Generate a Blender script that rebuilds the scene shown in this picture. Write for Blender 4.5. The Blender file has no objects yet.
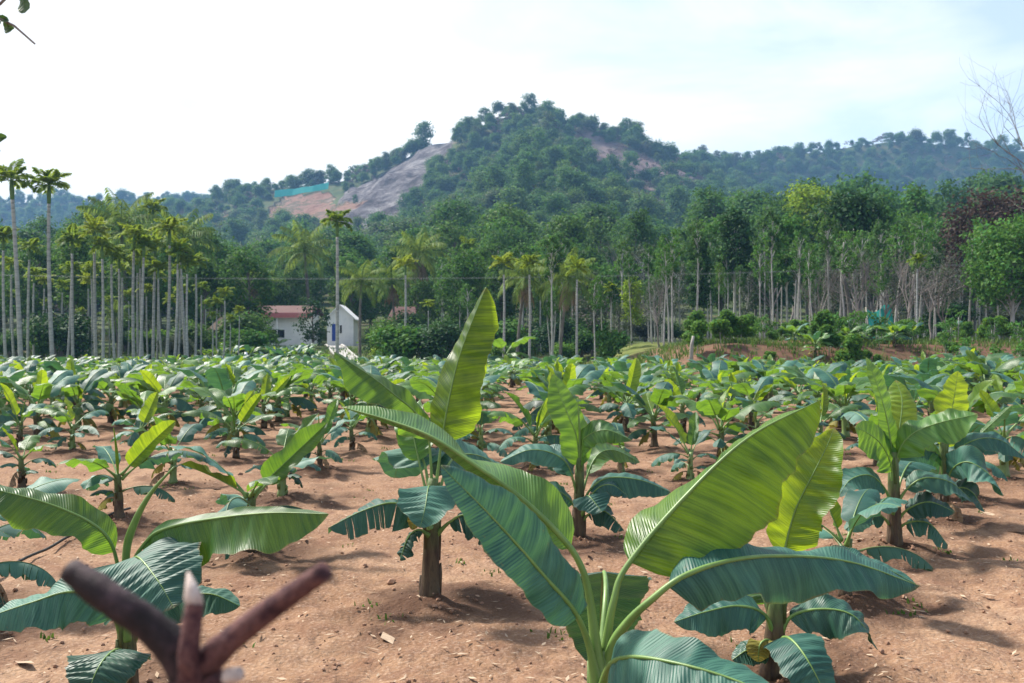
import bpy, math, random
import numpy as np
from mathutils import Vector, Matrix, Euler

sc = bpy.context.scene
COL = sc.collection
F, CX, CY, CZ = 995.56, 512.0, 348.0, 1.5      # focal length in pixels, principal column, horizon row, eye height
rng = np.random.default_rng(7)
R_ = random.Random(11)

def at(px, py, Y):
    return np.array([(px - CX) * Y / F, Y, CZ - (py - CY) * Y / F])
def gY(py):
    return CZ * F / (py - CY)

# ------------------------------------------------------------------ noise
def _h(ix, iy, s):
    n = (ix.astype(np.int64) * 374761393 + iy.astype(np.int64) * 668265263 + s * 974711) & 0x7fffffff
    n = ((n ^ (n >> 13)) * 1274126177) & 0x7fffffff
    return ((n ^ (n >> 16)) & 0xffff) / 65535.0
def vnoise(x, y, s=0):
    ix, iy = np.floor(x), np.floor(y)
    fx, fy = x - ix, y - iy
    fx, fy = fx * fx * (3 - 2 * fx), fy * fy * (3 - 2 * fy)
    a, b = _h(ix, iy, s), _h(ix + 1, iy, s)
    c, d = _h(ix, iy + 1, s), _h(ix + 1, iy + 1, s)
    return (a * (1 - fx) + b * fx) * (1 - fy) + (c * (1 - fx) + d * fx) * fy - 0.5
def fbm(x, y, s=0, o=4):
    r, a = 0, 1.0
    for i in range(o):
        r = r + a * vnoise(x * 2 ** i, y * 2 ** i, s + i * 17); a *= .5
    return r
def sstep(a, b, x):
    t = np.clip((x - a) / (b - a), 0, 1)
    return t * t * (3 - 2 * t)

# ------------------------------------------------------------------ terrain height
def wpt(px, py, Y): return at(px, py, Y)
RIDGE = np.array([wpt(*p) for p in [(150, 232, 760), (235, 199, 720), (300, 184, 700), (350, 177, 690), (400, 168, 675), (450, 145, 660),
    (480, 131, 655), (500, 124, 650), (520, 122, 647), (545, 123, 645), (572, 123, 646), (592, 128, 652), (620, 144, 670), (660, 160, 720), (700, 166, 800), (750, 164, 880),
    (800, 155, 930), (860, 145, 940), (900, 141, 940), (930, 143, 940), (1000, 150, 940), (1150, 155, 900), (1300, 180, 900)]])
SPUR = np.array([wpt(*p) for p in [(540, 126, 640), (545, 152, 520), (540, 190, 400), (545, 235, 290), (560, 290, 210)]])
FAR = np.array([wpt(*p) for p in [(-500, 215, 1150), (-150, 205, 1150), (0, 205, 1150), (60, 200, 1150), (110, 202, 1150), (200, 201, 1150), (300, 205, 1100), (420, 215, 1100)]])
def ridge_h(x, y, P, slope, slope2=None):
    best = np.full(x.shape, -50.0)
    for a, b in zip(P[:-1], P[1:]):
        d = b[:2] - a[:2]
        t = np.clip(((x - a[0]) * d[0] + (y - a[1]) * d[1]) / (d @ d), 0, 1)
        dist = np.hypot(x - a[0] - t * d[0], y - a[1] - t * d[1])
        c = a[2] + t * (b[2] - a[2]); z = (c + 14) * np.exp(-(np.sqrt(dist ** 2 + 64) - 8) / slope) - 14
        best = np.maximum(best, z)
    return best
def T(x, y):
    x = np.asarray(x, float); y = np.asarray(y, float)
    z = 1.7 * sstep(70, 108, y) + np.maximum(y - 112, 0) * .045
    z = np.where(y > 400, 1.7 + 288 * .045, z)
    z = z + (1.75 + .5 * vnoise(x * .2, y * .2, 3)) * sstep(44.5, 50, y + 2.5 * vnoise(x * .15, x * 0, 5)) * sstep(5, 11, x) * (1 - .75 * sstep(70, 108, y))
    g = fbm(x * .016, y * .016, 2, 4) * 6
    h = np.maximum(ridge_h(x, y, RIDGE, 215.0), ridge_h(x, y, SPUR, 130.0))
    h = np.maximum(h, ridge_h(x, y, FAR, 380.0))
    k = sstep(0, 40, h)
    h = h + g * k * sstep(0, 50, 200 - h)
    w = 8.0
    d = np.clip(.5 + .5 * (h - z) / w, 0, 1)
    z2 = z * (1 - d) + h * d + w * d * (1 - d)
    return np.where(y > 130, z2, z)
def Tz(x, y): return float(T(np.array([x]), np.array([y]))[0])
def hit(px, py):
    Y = np.arange(150, 1300, 2.0)
    X = (px - CX) * Y / F; Z = CZ - (py - CY) * Y / F
    m = np.nonzero(T(X, Y) > Z)[0]
    i = m[0] if len(m) else int(np.argmax((T(X, Y) - CZ) / Y))
    return (X[i], Y[i])
def inpoly(x, y, P):
    r = np.zeros(x.shape, bool); n = len(P)
    for i in range(n):
        x1, y1 = P[i]; x2, y2 = P[(i + 1) % n]
        c = ((y1 > y) != (y2 > y)) & (x < (x2 - x1) * (y - y1) / (y2 - y1 + 1e-9) + x1)
        r ^= c
    return r

# ------------------------------------------------------------------ mesh helpers
class MB:
    def __init__(s): s.v, s.f, s.m, s.uv, s.n = [], [], [], [], 0
    def add(s, V, Fs, mi=0, uv=None):
        V = np.asarray(V, float).reshape(-1, 3)
        if not isinstance(Fs, list): Fs = [Fs]
        for f in Fs:
            f = np.asarray(f, np.int64)
            if len(f): s.f.append(f + s.n); s.m.append(np.full(len(f), mi))
        s.v.append(V); s.uv.append(np.zeros((len(V), 4)) if uv is None else np.hstack([uv, np.zeros((len(uv), 4 - np.shape(uv)[1]))])); s.n += len(V)
    def mesh(s, name, mats, smooth=True):
        me = bpy.data.meshes.new(name)
        V = np.concatenate(s.v); me.vertices.add(len(V)); me.vertices.foreach_set('co', V.ravel())
        li = np.concatenate([f.ravel() for f in s.f]); sz = np.concatenate([np.full(len(f), f.shape[1]) for f in s.f])
        me.loops.add(len(li)); me.loops.foreach_set('vertex_index', li.astype(np.int32))
        me.polygons.add(len(sz)); st = np.concatenate([[0], np.cumsum(sz)[:-1]])
        me.polygons.foreach_set('loop_start', st.astype(np.int32))
        me.polygons.foreach_set('material_index', np.concatenate(s.m).astype(np.int32))
        me.polygons.foreach_set('use_smooth', np.full(len(sz), smooth))
        uvl = me.uv_layers.new(name='UVMap')
        UV = np.concatenate([np.hstack([u, np.zeros((len(u), 4 - u.shape[1]))]) for u in s.uv])
        uvl.data.foreach_set('uv', UV[li][:, :2].ravel())
        if np.any(UV[:, 2:]): me.uv_layers.new(name='Blade').data.foreach_set('uv', UV[li][:, 2:].ravel())
        for m in mats: me.materials.append(m)
        me.update(calc_edges=True); me.validate()
        return me
    def build(s, name, mats, parent=None, smooth=True):
        return obj(name, s.mesh(name, mats, smooth), parent)
def obj(name, me, parent=None):
    o = bpy.data.objects.new(name, me); COL.objects.link(o)
    if parent is not None: o.parent = parent
    return o
def empty(name, loc, rz=0.0):
    o = bpy.data.objects.new(name, None); COL.objects.link(o)
    o.location = [float(c) for c in loc]; o.rotation_euler = (0, 0, rz); o.empty_display_size = .3
    return o
def tag(o, label=None, cat=None, group=None, kind=None):
    for k, v in (('label', label), ('category', cat), ('group', group), ('kind', kind)):
        if v: o[k] = v
    return o
def dup(root, loc, rz, scale=1.0, label=None, group=None):
    r = root.copy(); COL.objects.link(r)
    r.location = [float(c) for c in loc]; r.rotation_euler = (0, 0, rz)
    r.scale = (scale, scale, scale) if not hasattr(scale, '__len__') else scale
    if label: r['label'] = label
    if group: r['group'] = group
    for ch in list(root.children):
        c = ch.copy(); COL.objects.link(c); c.parent = r
        for g in list(ch.children):
            d = g.copy(); COL.objects.link(d); d.parent = c
    return r
def nrm(v): return v / (np.linalg.norm(v, axis=-1, keepdims=True) + 1e-9)
def spline(P, n):
    P = np.asarray(P, float); P = np.vstack([2 * P[0] - P[1], P, 2 * P[-1] - P[-2]])
    d = np.concatenate([[0], np.cumsum(np.linalg.norm(np.diff(P, axis=0), axis=1))])
    out = []
    K = len(P) - 3; tt = np.linspace(0, K - 1e-6, n * 6)
    for t in tt:
        i = int(t); u = t - i; a, b, c, e = P[i:i + 4]
        out.append(.5 * ((2 * b) + (-a + c) * u + (2 * a - 5 * b + 4 * c - e) * u * u + (-a + 3 * b - 3 * c + e) * u ** 3))
    out = np.array(out)
    s = np.concatenate([[0], np.cumsum(np.linalg.norm(np.diff(out, axis=0), axis=1))])
    q = np.linspace(0, s[-1], n)
    return np.stack([np.interp(q, s, out[:, k]) for k in range(3)], 1), s[-1]
def tube(mb, P, r, sides=6, mi=0, cap=True, jit=0):
    P = np.asarray(P, float); n = len(P); r = np.broadcast_to(np.asarray(r, float), (n,))
    Tn = nrm(np.gradient(P, axis=0))
    ref = np.array([0, 0, 1.0]) if abs(Tn[0, 2]) < .9 else np.array([1.0, 0, 0])
    A = nrm(np.cross(Tn, ref)); B = np.cross(Tn, A)
    for i in range(1, n):
        if A[i] @ A[i - 1] < 0: A[i] *= -1; B[i] *= -1
    th = np.linspace(0, 2 * np.pi, sides, endpoint=False)
    rr = r[:, None] * (1 + (rng.uniform(-jit, jit, (n, sides)) if jit else 0))
    V = P[:, None] + A[:, None] * (np.cos(th)[None] * rr)[..., None] + B[:, None] * (np.sin(th)[None] * rr)[..., None]
    i, j = np.meshgrid(np.arange(n - 1), np.arange(sides), indexing='ij'); j2 = (j + 1) % sides
    Q = np.stack([i * sides + j, (i + 1) * sides + j, (i + 1) * sides + j2, i * sides + j2], -1).reshape(-1, 4)
    s = np.concatenate([[0], np.cumsum(np.linalg.norm(np.diff(P, axis=0), axis=1))])
    uv = np.stack([np.repeat(s, sides), np.tile(th, n)], 1)
    V = V.reshape(-1, 3); fs = [Q]
    if cap:
        V = np.vstack([V, P[0], P[-1]]); uv = np.vstack([uv, [0, 0], [s[-1], 0]])
        k = np.arange(sides); k2 = (k + 1) % sides; nn = n * sides
        fs += [np.stack([k, k2, np.full(sides, nn)], 1), np.stack([(n - 1) * sides + k2, (n - 1) * sides + k, np.full(sides, nn + 1)], 1)]
    mb.add(V, fs, mi, uv)
def box(mb, a, b, mi=0):
    (x0, y0, z0), (x1, y1, z1) = a, b
    V = [(x0, y0, z0), (x1, y0, z0), (x1, y1, z0), (x0, y1, z0), (x0, y0, z1), (x1, y0, z1), (x1, y1, z1), (x0, y1, z1)]
    mb.add(V, np.array([(0, 3, 2, 1), (4, 5, 6, 7), (0, 1, 5, 4), (1, 2, 6, 5), (2, 3, 7, 6), (3, 0, 4, 7)]), mi)

# ------------------------------------------------------------------ materials
class NT:
    def __init__(s, name):
        s.m = bpy.data.materials.new(name); s.m.use_nodes = True; s.t = s.m.node_tree; s.t.nodes.clear()
        s.out = s.n('ShaderNodeOutputMaterial')
    def n(s, ty, **kw):
        nd = s.t.nodes.new(ty)
        for k, v in kw.items():
            if k.startswith('i_'):
                nd.inputs[k[2:].replace('_', ' ')].default_value = v
            else: setattr(nd, k, v)
        return nd
    def l(s, a, b): s.t.links.new(a, b)
    def ramp(s, fac, cols, pos=None, interp='LINEAR'):
        r = s.n('ShaderNodeValToRGB'); e = r.color_ramp.elements; r.color_ramp.interpolation = interp
        pos = pos or np.linspace(0, 1, len(cols))
        while len(e) < len(cols): e.new(.5)
        for k, (c, p) in enumerate(zip(cols, pos)): e[k].position = p; e[k].color = (*c, 1)
        s.l(fac, r.inputs[0]); return r.outputs[0]
    def mix(s, fac, a, b, mode='MIX'):
        m = s.n('ShaderNodeMix', data_type='RGBA', blend_type=mode)
        for v, i in ((fac, 0), (a, 6), (b, 7)):
            if hasattr(v, 'links'): s.l(v, m.inputs[i])
            else: m.inputs[i].default_value = v if i == 0 else (*v, 1)
        return m.outputs[2]
    def math(s, op, a, b=None):
        m = s.n('ShaderNodeMath', operation=op)
        for i, v in enumerate((a, b)):
            if v is None: continue
            if hasattr(v, 'links'): s.l(v, m.inputs[i])
            else: m.inputs[i].default_value = v
        return m.outputs[0]
    def noise(s, vec, scale, detail=4, rough=.55, out='Fac'):
        t = s.n('ShaderNodeTexNoise'); t.inputs['Scale'].default_value = scale; t.inputs['Detail'].default_value = detail; t.inputs['Roughness'].default_value = rough
        if vec is not None: s.l(vec, t.inputs['Vector'])
        return t.outputs[out]

def leaf_mat(name, dark, lite, trans, tw=.35, rough=.42, spec=.5, veins=True):
    q = NT(name)
    uv = q.n('ShaderNodeUVMap').outputs[0]
    sep = q.n('ShaderNodeSeparateXYZ'); q.l(uv, sep.inputs[0])
    av = q.math('ABSOLUTE', sep.outputs[1])
    st = q.math('SUBTRACT', sep.outputs[0], q.math('MULTIPLY', av, .35))
    cmb = q.n('ShaderNodeCombineXYZ'); q.l(st, cmb.inputs[0]); q.l(q.math('MULTIPLY', sep.outputs[1], .06), cmb.inputs[1])
    oi = q.n('ShaderNodeObjectInfo').outputs['Random']
    q.l(q.math('MULTIPLY', oi, 30), cmb.inputs[2])
    band = q.noise(cmb.outputs[0], 55, 3, .6)
    broad = q.noise(q.n('ShaderNodeTexCoord').outputs['Object'], 5, 3)
    fac = q.math('ADD', q.math('MULTIPLY', band, .75), q.math('MULTIPLY', broad, .75))
    fac = q.math('ADD', fac, q.math('SUBTRACT', q.math('MULTIPLY', oi, .5), .5))
    c = q.ramp(fac, [dark, lite], [.36, .74])
    bs = q.n('ShaderNodeBsdfPrincipled'); spot = q.noise(q.n('ShaderNodeTexCoord').outputs['Object'], 38, 3, .7)
    c = q.mix(q.math('MULTIPLY', q.ramp(spot, [(0, 0, 0), (1, 1, 1)], [.66, .74]), .55), c, (.16, .12, .045))
    bu = q.n('ShaderNodeUVMap', uv_map='Blade').outputs[0]; b3 = q.n('ShaderNodeSeparateXYZ'); q.l(bu, b3.inputs[0])
    edge = q.math('MAXIMUM', b3.outputs[1], q.math('SUBTRACT', q.math('MULTIPLY', b3.outputs[0], 1.02), .02))
    en = q.math('ADD', edge, q.math('MULTIPLY', q.math('SUBTRACT', q.noise(q.n('ShaderNodeTexCoord').outputs['Object'], 14, 4, .7), .5), .16))
    c = q.mix(q.math('MULTIPLY', q.ramp(en, [(0, 0, 0), (1, 1, 1)], [.965, 1.0]), .8), c, (.17, .125, .05))
    q.l(c, bs.inputs['Base Color'])
    q.l(q.math('ADD', q.math('MULTIPLY', broad, .35), rough - .16), bs.inputs['Roughness']); bs.inputs['Specular IOR Level'].default_value = spec
    tr = q.n('ShaderNodeBsdfTranslucent')
    tb = q.ramp(q.math('ADD', q.math('MULTIPLY', band, .7), q.math('MULTIPLY', broad, .6)), [tuple(.3 * a + .7 * b for a, b in zip(trans, dark)), trans], [.5, .78])
    q.l(tb, tr.inputs[0])
    if veins:
        w = q.n('ShaderNodeTexWave', wave_type='BANDS', bands_direction='X'); w.inputs['Scale'].default_value = 30; w.inputs['Distortion'].default_value = 2.2; w.inputs['Detail'].default_value = 1
        q.l(cmb.outputs[0], w.inputs['Vector'])
        bp = q.n('ShaderNodeBump'); bp.inputs['Strength'].default_value = .32; bp.inputs['Distance'].default_value = .004
        q.l(q.math('ADD', w.outputs['Fac'], q.math('MULTIPLY', band, .8)), bp.inputs['Height'])
        q.l(bp.outputs[0], bs.inputs['Normal']); q.l(bp.outputs[0], tr.inputs['Normal'])
    mx = q.n('ShaderNodeMixShader'); mx.inputs[0].default_value = tw
    q.l(bs.outputs[0], mx.inputs[1]); q.l(tr.outputs[0], mx.inputs[2]); q.l(mx.outputs[0], q.out.inputs[0])
    return q.m
def foliage_mat(name, cols, trans, tw=.36, rough=.55, isl=.42):
    q = NT(name)
    oi = q.n('ShaderNodeObjectInfo').outputs['Random']; ri = q.n('ShaderNodeNewGeometry').outputs['Random Per Island']
    c = q.ramp(oi, cols)
    hv = q.n('ShaderNodeHueSaturation'); q.l(c, hv.inputs['Color'])
    q.l(q.math('ADD', q.math('MULTIPLY', ri, isl * 2), 1 - isl), hv.inputs['Value'])
    q.l(q.math('ADD', q.math('MULTIPLY', q.math('FRACT', q.math('MULTIPLY', ri, 7.3)), .05), .475), hv.inputs['Hue'])
    bs = q.n('ShaderNodeBsdfPrincipled'); q.l(hv.outputs[0], bs.inputs['Base Color']); bs.inputs['Roughness'].default_value = rough + .1; bs.inputs['Specular IOR Level'].default_value = .12
    tr = q.n('ShaderNodeBsdfTranslucent'); q.l(q.mix(.5, hv.outputs[0], trans), tr.inputs[0])
    mx = q.n('ShaderNodeMixShader'); mx.inputs[0].default_value = tw
    q.l(bs.outputs[0], mx.inputs[1]); q.l(tr.outputs[0], mx.inputs[2]); q.l(mx.outputs[0], q.out.inputs[0])
    return q.m
def rough_mat(name, cols, scale=8, rough=.8, bump=.4, dist=.01, stretch=(1, 1, 1), spec=.3):
    q = NT(name)
    tc = q.n('ShaderNodeTexCoord').outputs['Object']
    mp = q.n('ShaderNodeMapping'); mp.inputs['Scale'].default_value = stretch; q.l(tc, mp.inputs[0])
    nz = q.noise(mp.outputs[0], scale, 6, .65)
    c = q.ramp(nz, cols, list(np.linspace(.3, .7, len(cols))))
    bs = q.n('ShaderNodeBsdfPrincipled'); q.l(c, bs.inputs['Base Color']); bs.inputs['Roughness'].default_value = rough; bs.inputs['Specular IOR Level'].default_value = spec
    bp = q.n('ShaderNodeBump'); bp.inputs['Strength'].default_value = bump; bp.inputs['Distance'].default_value = dist
    q.l(nz, bp.inputs['Height']); q.l(bp.outputs[0], bs.inputs['Normal']); q.l(bs.outputs[0], q.out.inputs[0])
    return q.m

M = {}
M['young'] = leaf_mat('young_banana_leaf', (.06, .15, .014), (.16, .28, .03), (.44, .56, .02), .46, .42)
M['fresh'] = leaf_mat('fresh_banana_leaf', (.012, .070, .013), (.085, .21, .028), (.46, .64, .02), .52, .40)
M['mid'] = leaf_mat('green_banana_leaf', (.022, .090, .020), (.078, .20, .045), (.26, .46, .03), .38, .42)
M['mature'] = leaf_mat('blue_green_banana_leaf', (.017, .082, .066), (.066, .190, .142), (.10, .26, .06), .24, .50, .40)
M['deep'] = leaf_mat('dark_banana_leaf', (.010, .052, .038), (.038, .118, .078), (.06, .16, .03), .18, .46, .38)
M['old'] = leaf_mat('yellowing_banana_leaf', (.16, .14, .03), (.30, .27, .05), (.3, .25, .04), .3, .6, .3)
M['dry'] = rough_mat('dry_leaf_brown', [(.10, .055, .03), (.22, .14, .08), (.32, .23, .14)], 20, .85)
M['rib'] = rough_mat('pale_green_leaf_rib', [(.085, .17, .035), (.17, .28, .07)], 12, .45, .2, .003, (1, 1, .3), .5)
M['ribdark'] = rough_mat('dull_leaf_stalk', [(.07, .10, .035), (.13, .20, .06)], 12, .5, .2, .003, (1, 1, .3), .5)
M['stem'] = rough_mat('banana_pseudostem', [(.035, .022, .015), (.085, .06, .032), (.12, .13, .045), (.05, .03, .02)], 9, .65, .7, .012, (2.2, 2.2, .45))
M['stemgreen'] = rough_mat('green_pseudostem', [(.07, .12, .035), (.15, .23, .07), (.10, .13, .05)], 9, .5, .4, .006, (2, 2, .3), .5)
M['bark'] = rough_mat('grey_bark', [(.06, .05, .045), (.14, .125, .11), (.22, .2, .18)], 5, .85, .6, .03, (1, 1, .3))
M['palebark'] = rough_mat('pale_bark', [(.16, .155, .15), (.34, .335, .32), (.45, .44, .43)], 4, .8, .5, .02, (1, 1, .35))
M['arecabark'] = rough_mat('ringed_areca_bark', [(.13, .135, .13), (.29, .30, .29), (.38, .39, .38)], 5, .75, .5, .02, (.3, .3, 1.6))
M['twig'] = rough_mat('bare_twig_bark', [(.13, .112, .105), (.25, .225, .215)], 5, .85)
M['crownshaft'] = rough_mat('green_crownshaft', [(.06, .13, .04), (.12, .22, .07)], 5, .5)
M['areca'] = foliage_mat('areca_frond_green', [(.09, .18, .022), (.19, .27, .03), (.07, .15, .03), (.23, .28, .035)], (.42, .52, .04), .42)
M['coco'] = foliage_mat('coconut_frond_green', [(.06, .14, .03), (.12, .19, .04), (.08, .15, .035)], (.34, .44, .07), .34)
M['cocodry'] = foliage_mat('coconut_dry_frond', [(.17, .11, .075), (.24, .16, .11)], (.25, .15, .08), .15)
M['fol'] = foliage_mat('forest_foliage', [(.02, .07, .018), (.045, .12, .028), (.03, .085, .03), (.08, .15, .028), (.024, .075, .02), (.045, .105, .035)], (.14, .27, .04))
M['folbright'] = foliage_mat('fresh_yellow_green_foliage', [(.17, .27, .022), (.24, .34, .03)], (.3, .42, .04), .35)
M['folgreen'] = foliage_mat('mid_green_foliage', [(.045, .13, .024), (.07, .17, .032), (.05, .14, .028)], (.14, .28, .03), .33)
M['foldark'] = foliage_mat('dark_foliage', [(.016, .058, .018), (.026, .075, .02), (.02, .062, .022)], (.07, .15, .03), .25)
M['folgrey'] = foliage_mat('grey_olive_foliage', [(.055, .085, .045), (.085, .105, .07), (.06, .08, .055)], (.16, .2, .08), .25)
M['folred'] = foliage_mat('dark_red_foliage', [(.045, .034, .026), (.06, .036, .028)], (.10, .055, .035), .25)
M['blossom'] = foliage_mat('pale_blossom', [(.26, .22, .20), (.33, .28, .26)], (.3, .3, .3), .25)
M['sapling'] = foliage_mat('sapling_foliage', [(.04, .12, .022), (.08, .18, .03), (.05, .14, .03)], (.24, .4, .04), .38)
M['hillfol'] = foliage_mat('hill_forest_foliage', [(.022, .085, .028), (.07, .16, .035), (.04, .115, .04), (.026, .09, .03), (.10, .17, .06), (.05, .13, .04), (.10, .10, .075), (.03, .10, .032), (.12, .19, .03)], (.15, .28, .05))
M['hilltwig'] = foliage_mat('leafless_hill_twigs', [(.14, .10, .095), (.2, .15, .14), (.12, .10, .085)], (.2, .15, .12), .15)
M['white'] = rough_mat('white_limewash', [(.74, .74, .75), (.83, .83, .83), (.88, .87, .86)], 1.5, .7, .1)
M['redtile'] = rough_mat('red_roof_tiles', [(.05, .026, .024), (.12, .048, .046), (.09, .05, .05)], 6, .75, .6, .03)
M['fascia'] = rough_mat('pink_red_eave', [(.45, .14, .15), (.55, .2, .2)], 3, .6)
M['blue'] = rough_mat('blue_door_paint', [(.02, .05, .28), (.03, .08, .36)], 4, .5)
M['glass'] = rough_mat('dark_window_glass', [(.01, .012, .016), (.02, .024, .03)], 2, .15, 0, spec=.6)
M['concrete'] = rough_mat('pale_path_concrete', [(.3, .29, .28), (.42, .41, .4)], 3, .85)
M['teal'] = rough_mat('teal_shade_net', [(.02, .33, .29), (.04, .42, .36)], 2, .7)
M['bluesheet'] = rough_mat('blue_plastic_sheet', [(.08, .2, .36), (.14, .28, .44)], 3, .4)
M['brownroof'] = rough_mat('brown_thatch', [(.06, .04, .035), (.12, .08, .06)], 6, .9)
M['stake'] = rough_mat('weathered_stake_wood', [(.2, .18, .16), (.36, .34, .31)], 8, .85, .4, .01, (1, 1, .3))
M['pipe'] = rough_mat('black_plastic_pipe', [(.012, .012, .012), (.03, .027, .025)], 8, .55)
M['cable'] = rough_mat('grey_cable', [(.2, .22, .24), (.3, .32, .34)], 3, .5)
M['stickdark'] = rough_mat('charred_dark_bark', [(.007, .005, .005), (.022, .014, .017), (.07, .042, .05)], 42, .75, .7, .004)
M['stickred'] = rough_mat('reddish_purple_bark', [(.016, .008, .011), (.06, .024, .03), (.15, .07, .065), (.035, .018, .025)], 75, .85, 1, .006)
M['stickpale'] = rough_mat('pale_split_wood', [(.4, .3, .26), (.62, .54, .5)], 60, .7)
M['clod'] = rough_mat('red_soil_clods', [(.13, .066, .042), (.25, .14, .092), (.36, .23, .16)], 14, .95, .4, .004)
M['litter'] = rough_mat('dry_litter', [(.28, .19, .12), (.42, .32, .23), (.18, .11, .07)], 9, .9)
M['grass'] = foliage_mat('grass_blades', [(.05, .11, .02), (.09, .15, .03)], (.16, .26, .04), .3)

def stem_mat(name, low, high):
    q = NT(name); tc = q.n('ShaderNodeTexCoord'); mp = q.n('ShaderNodeMapping'); mp.inputs['Scale'].default_value = (2.4, 2.4, .45); q.l(tc.outputs['Object'], mp.inputs[0])
    nz = q.noise(mp.outputs[0], 10, 6, .68); nz2 = q.noise(tc.outputs['Object'], 7, 4)
    sp = q.n('ShaderNodeSeparateXYZ'); q.l(tc.outputs['Generated'], sp.inputs[0])
    f = q.ramp(q.math('ADD', sp.outputs[2], q.math('MULTIPLY', q.math('SUBTRACT', nz2, .5), .7)), [(0, 0, 0), (1, 1, 1)], [.45, .85])
    c = q.mix(f, q.ramp(nz, low, [.32, .46, .58, .68]), q.ramp(nz, high, [.35, .5, .65]))
    bs = q.n('ShaderNodeBsdfPrincipled'); q.l(c, bs.inputs['Base Color']); bs.inputs['Roughness'].default_value = .6; bs.inputs['Specular IOR Level'].default_value = .35
    bp = q.n('ShaderNodeBump'); bp.inputs['Strength'].default_value = .8; bp.inputs['Distance'].default_value = .012; q.l(nz, bp.inputs['Height']); q.l(bp.outputs[0], bs.inputs['Normal']); q.l(bs.outputs[0], q.out.inputs[0])
    return q.m
M['stem'] = stem_mat('banana_pseudostem', [(.022, .014, .011), (.06, .038, .024), (.10, .072, .04), (.035, .022, .016)], [(.05, .075, .025), (.10, .15, .045), (.06, .05, .025)])
def ground_mat():
    q = NT('ground_soil')
    pos = q.n('ShaderNodeNewGeometry').outputs['Position']
    def attr(n): return q.n('ShaderNodeAttribute', attribute_name=n).outputs['Fac']
    n1 = q.noise(pos, .55, 5, .6); n2 = q.noise(pos, 7, 6, .7); n3 = q.noise(pos, 45, 4, .7); n4 = q.noise(pos, 2.1, 5, .65)
    vor = q.n('ShaderNodeTexVoronoi', feature='F1'); vor.inputs['Scale'].default_value = 38; q.l(pos, vor.inputs['Vector'])
    soil = q.ramp(n1, [(.170, .090, .053), (.248, .146, .088), (.325, .212, .138)], [.3, .5, .7])
    soil = q.mix(q.math('MULTIPLY', q.ramp(n2, [(0, 0, 0), (1, 1, 1)], [.42, .62]), .6), soil, (.150, .082, .056))
    soil = q.mix(q.math('MULTIPLY', q.ramp(n3, [(0, 0, 0), (1, 1, 1)], [.5, .68]), .6), soil, (.42, .30, .225))
    soil = q.mix(q.math('MULTIPLY', q.ramp(n4, [(0, 0, 0), (1, 1, 1)], [.52, .66]), .5), soil, (.15, .074, .047))
    soil = q.mix(q.math('MULTIPLY', attr('moist_shade'), .85), soil, (.06, .032, .022))  # moist soil by the stems, with some plant shade put into the colour
    veg = q.ramp(q.noise(pos, .4, 6, .7), [(.06, .09, .025), (.12, .15, .04), (.17, .14, .06)], [.35, .5, .7])
    c = q.mix(attr('veg'), soil, veg)
    fl = q.ramp(q.noise(pos, .09, 7, .7), [(.03, .05, .02), (.06, .085, .03), (.11, .085, .055)], [.35, .5, .7])
    c = q.mix(attr('forest'), c, fl)
    bank = q.ramp(q.noise(pos, .8, 6, .7), [(.055, .04, .026), (.14, .073, .05), (.07, .07, .032)], [.35, .5, .68])
    c = q.mix(attr('bank'), c, bank)
    mpr = q.n('ShaderNodeMapping'); mpr.inputs['Scale'].default_value = (1, 1, .35); q.l(pos, mpr.inputs[0])
    rock = q.ramp(q.noise(mpr.outputs[0], .07, 9, .75), [(.07, .06, .065), (.15, .13, .14), (.26, .235, .245), (.46, .44, .45)], [.38, .47, .54, .63])
    c = q.mix(attr('rock'), c, rock)
    sc2 = q.ramp(q.noise(pos, .06, 8, .7), [(.30, .16, .11), (.46, .27, .2), (.2, .17, .1), (.52, .36, .3)], [.35, .48, .56, .68])
    c = q.mix(attr('scar'), c, sc2)
    scr = q.ramp(q.noise(pos, .05, 8, .75), [(.10, .075, .07), (.19, .135, .13), (.08, .09, .06)], [.35, .5, .68])
    c = q.mix(attr('scrub'), c, scr)
    bs = q.n('ShaderNodeBsdfPrincipled'); q.l(c, bs.inputs['Base Color']); bs.inputs['Roughness'].default_value = .95; bs.inputs['Specular IOR Level'].default_value = .1
    hgt = q.math('ADD', q.math('MULTIPLY', n2, 1.0), q.math('ADD', q.math('MULTIPLY', n3, .45), q.math('MULTIPLY', vor.outputs['Distance'], -.35)))
    bp = q.n('ShaderNodeBump'); bp.inputs['Strength'].default_value = .8; bp.inputs['Distance'].default_value = .025
    q.l(hgt, bp.inputs['Height'])
    b2 = q.n('ShaderNodeBump'); b2.inputs['Strength'].default_value = 1; b2.inputs['Distance'].default_value = 9.0
    q.l(q.math('MULTIPLY', q.noise(mpr.outputs[0], .16, 10, .8), q.math('MAXIMUM', attr('rock'), attr('scar'))), b2.inputs['Height']); q.l(bp.outputs[0], b2.inputs['Normal'])
    q.l(b2.outputs[0], bs.inputs['Normal']); q.l(bs.outputs[0], q.out.inputs[0])
    return q.m

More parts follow.
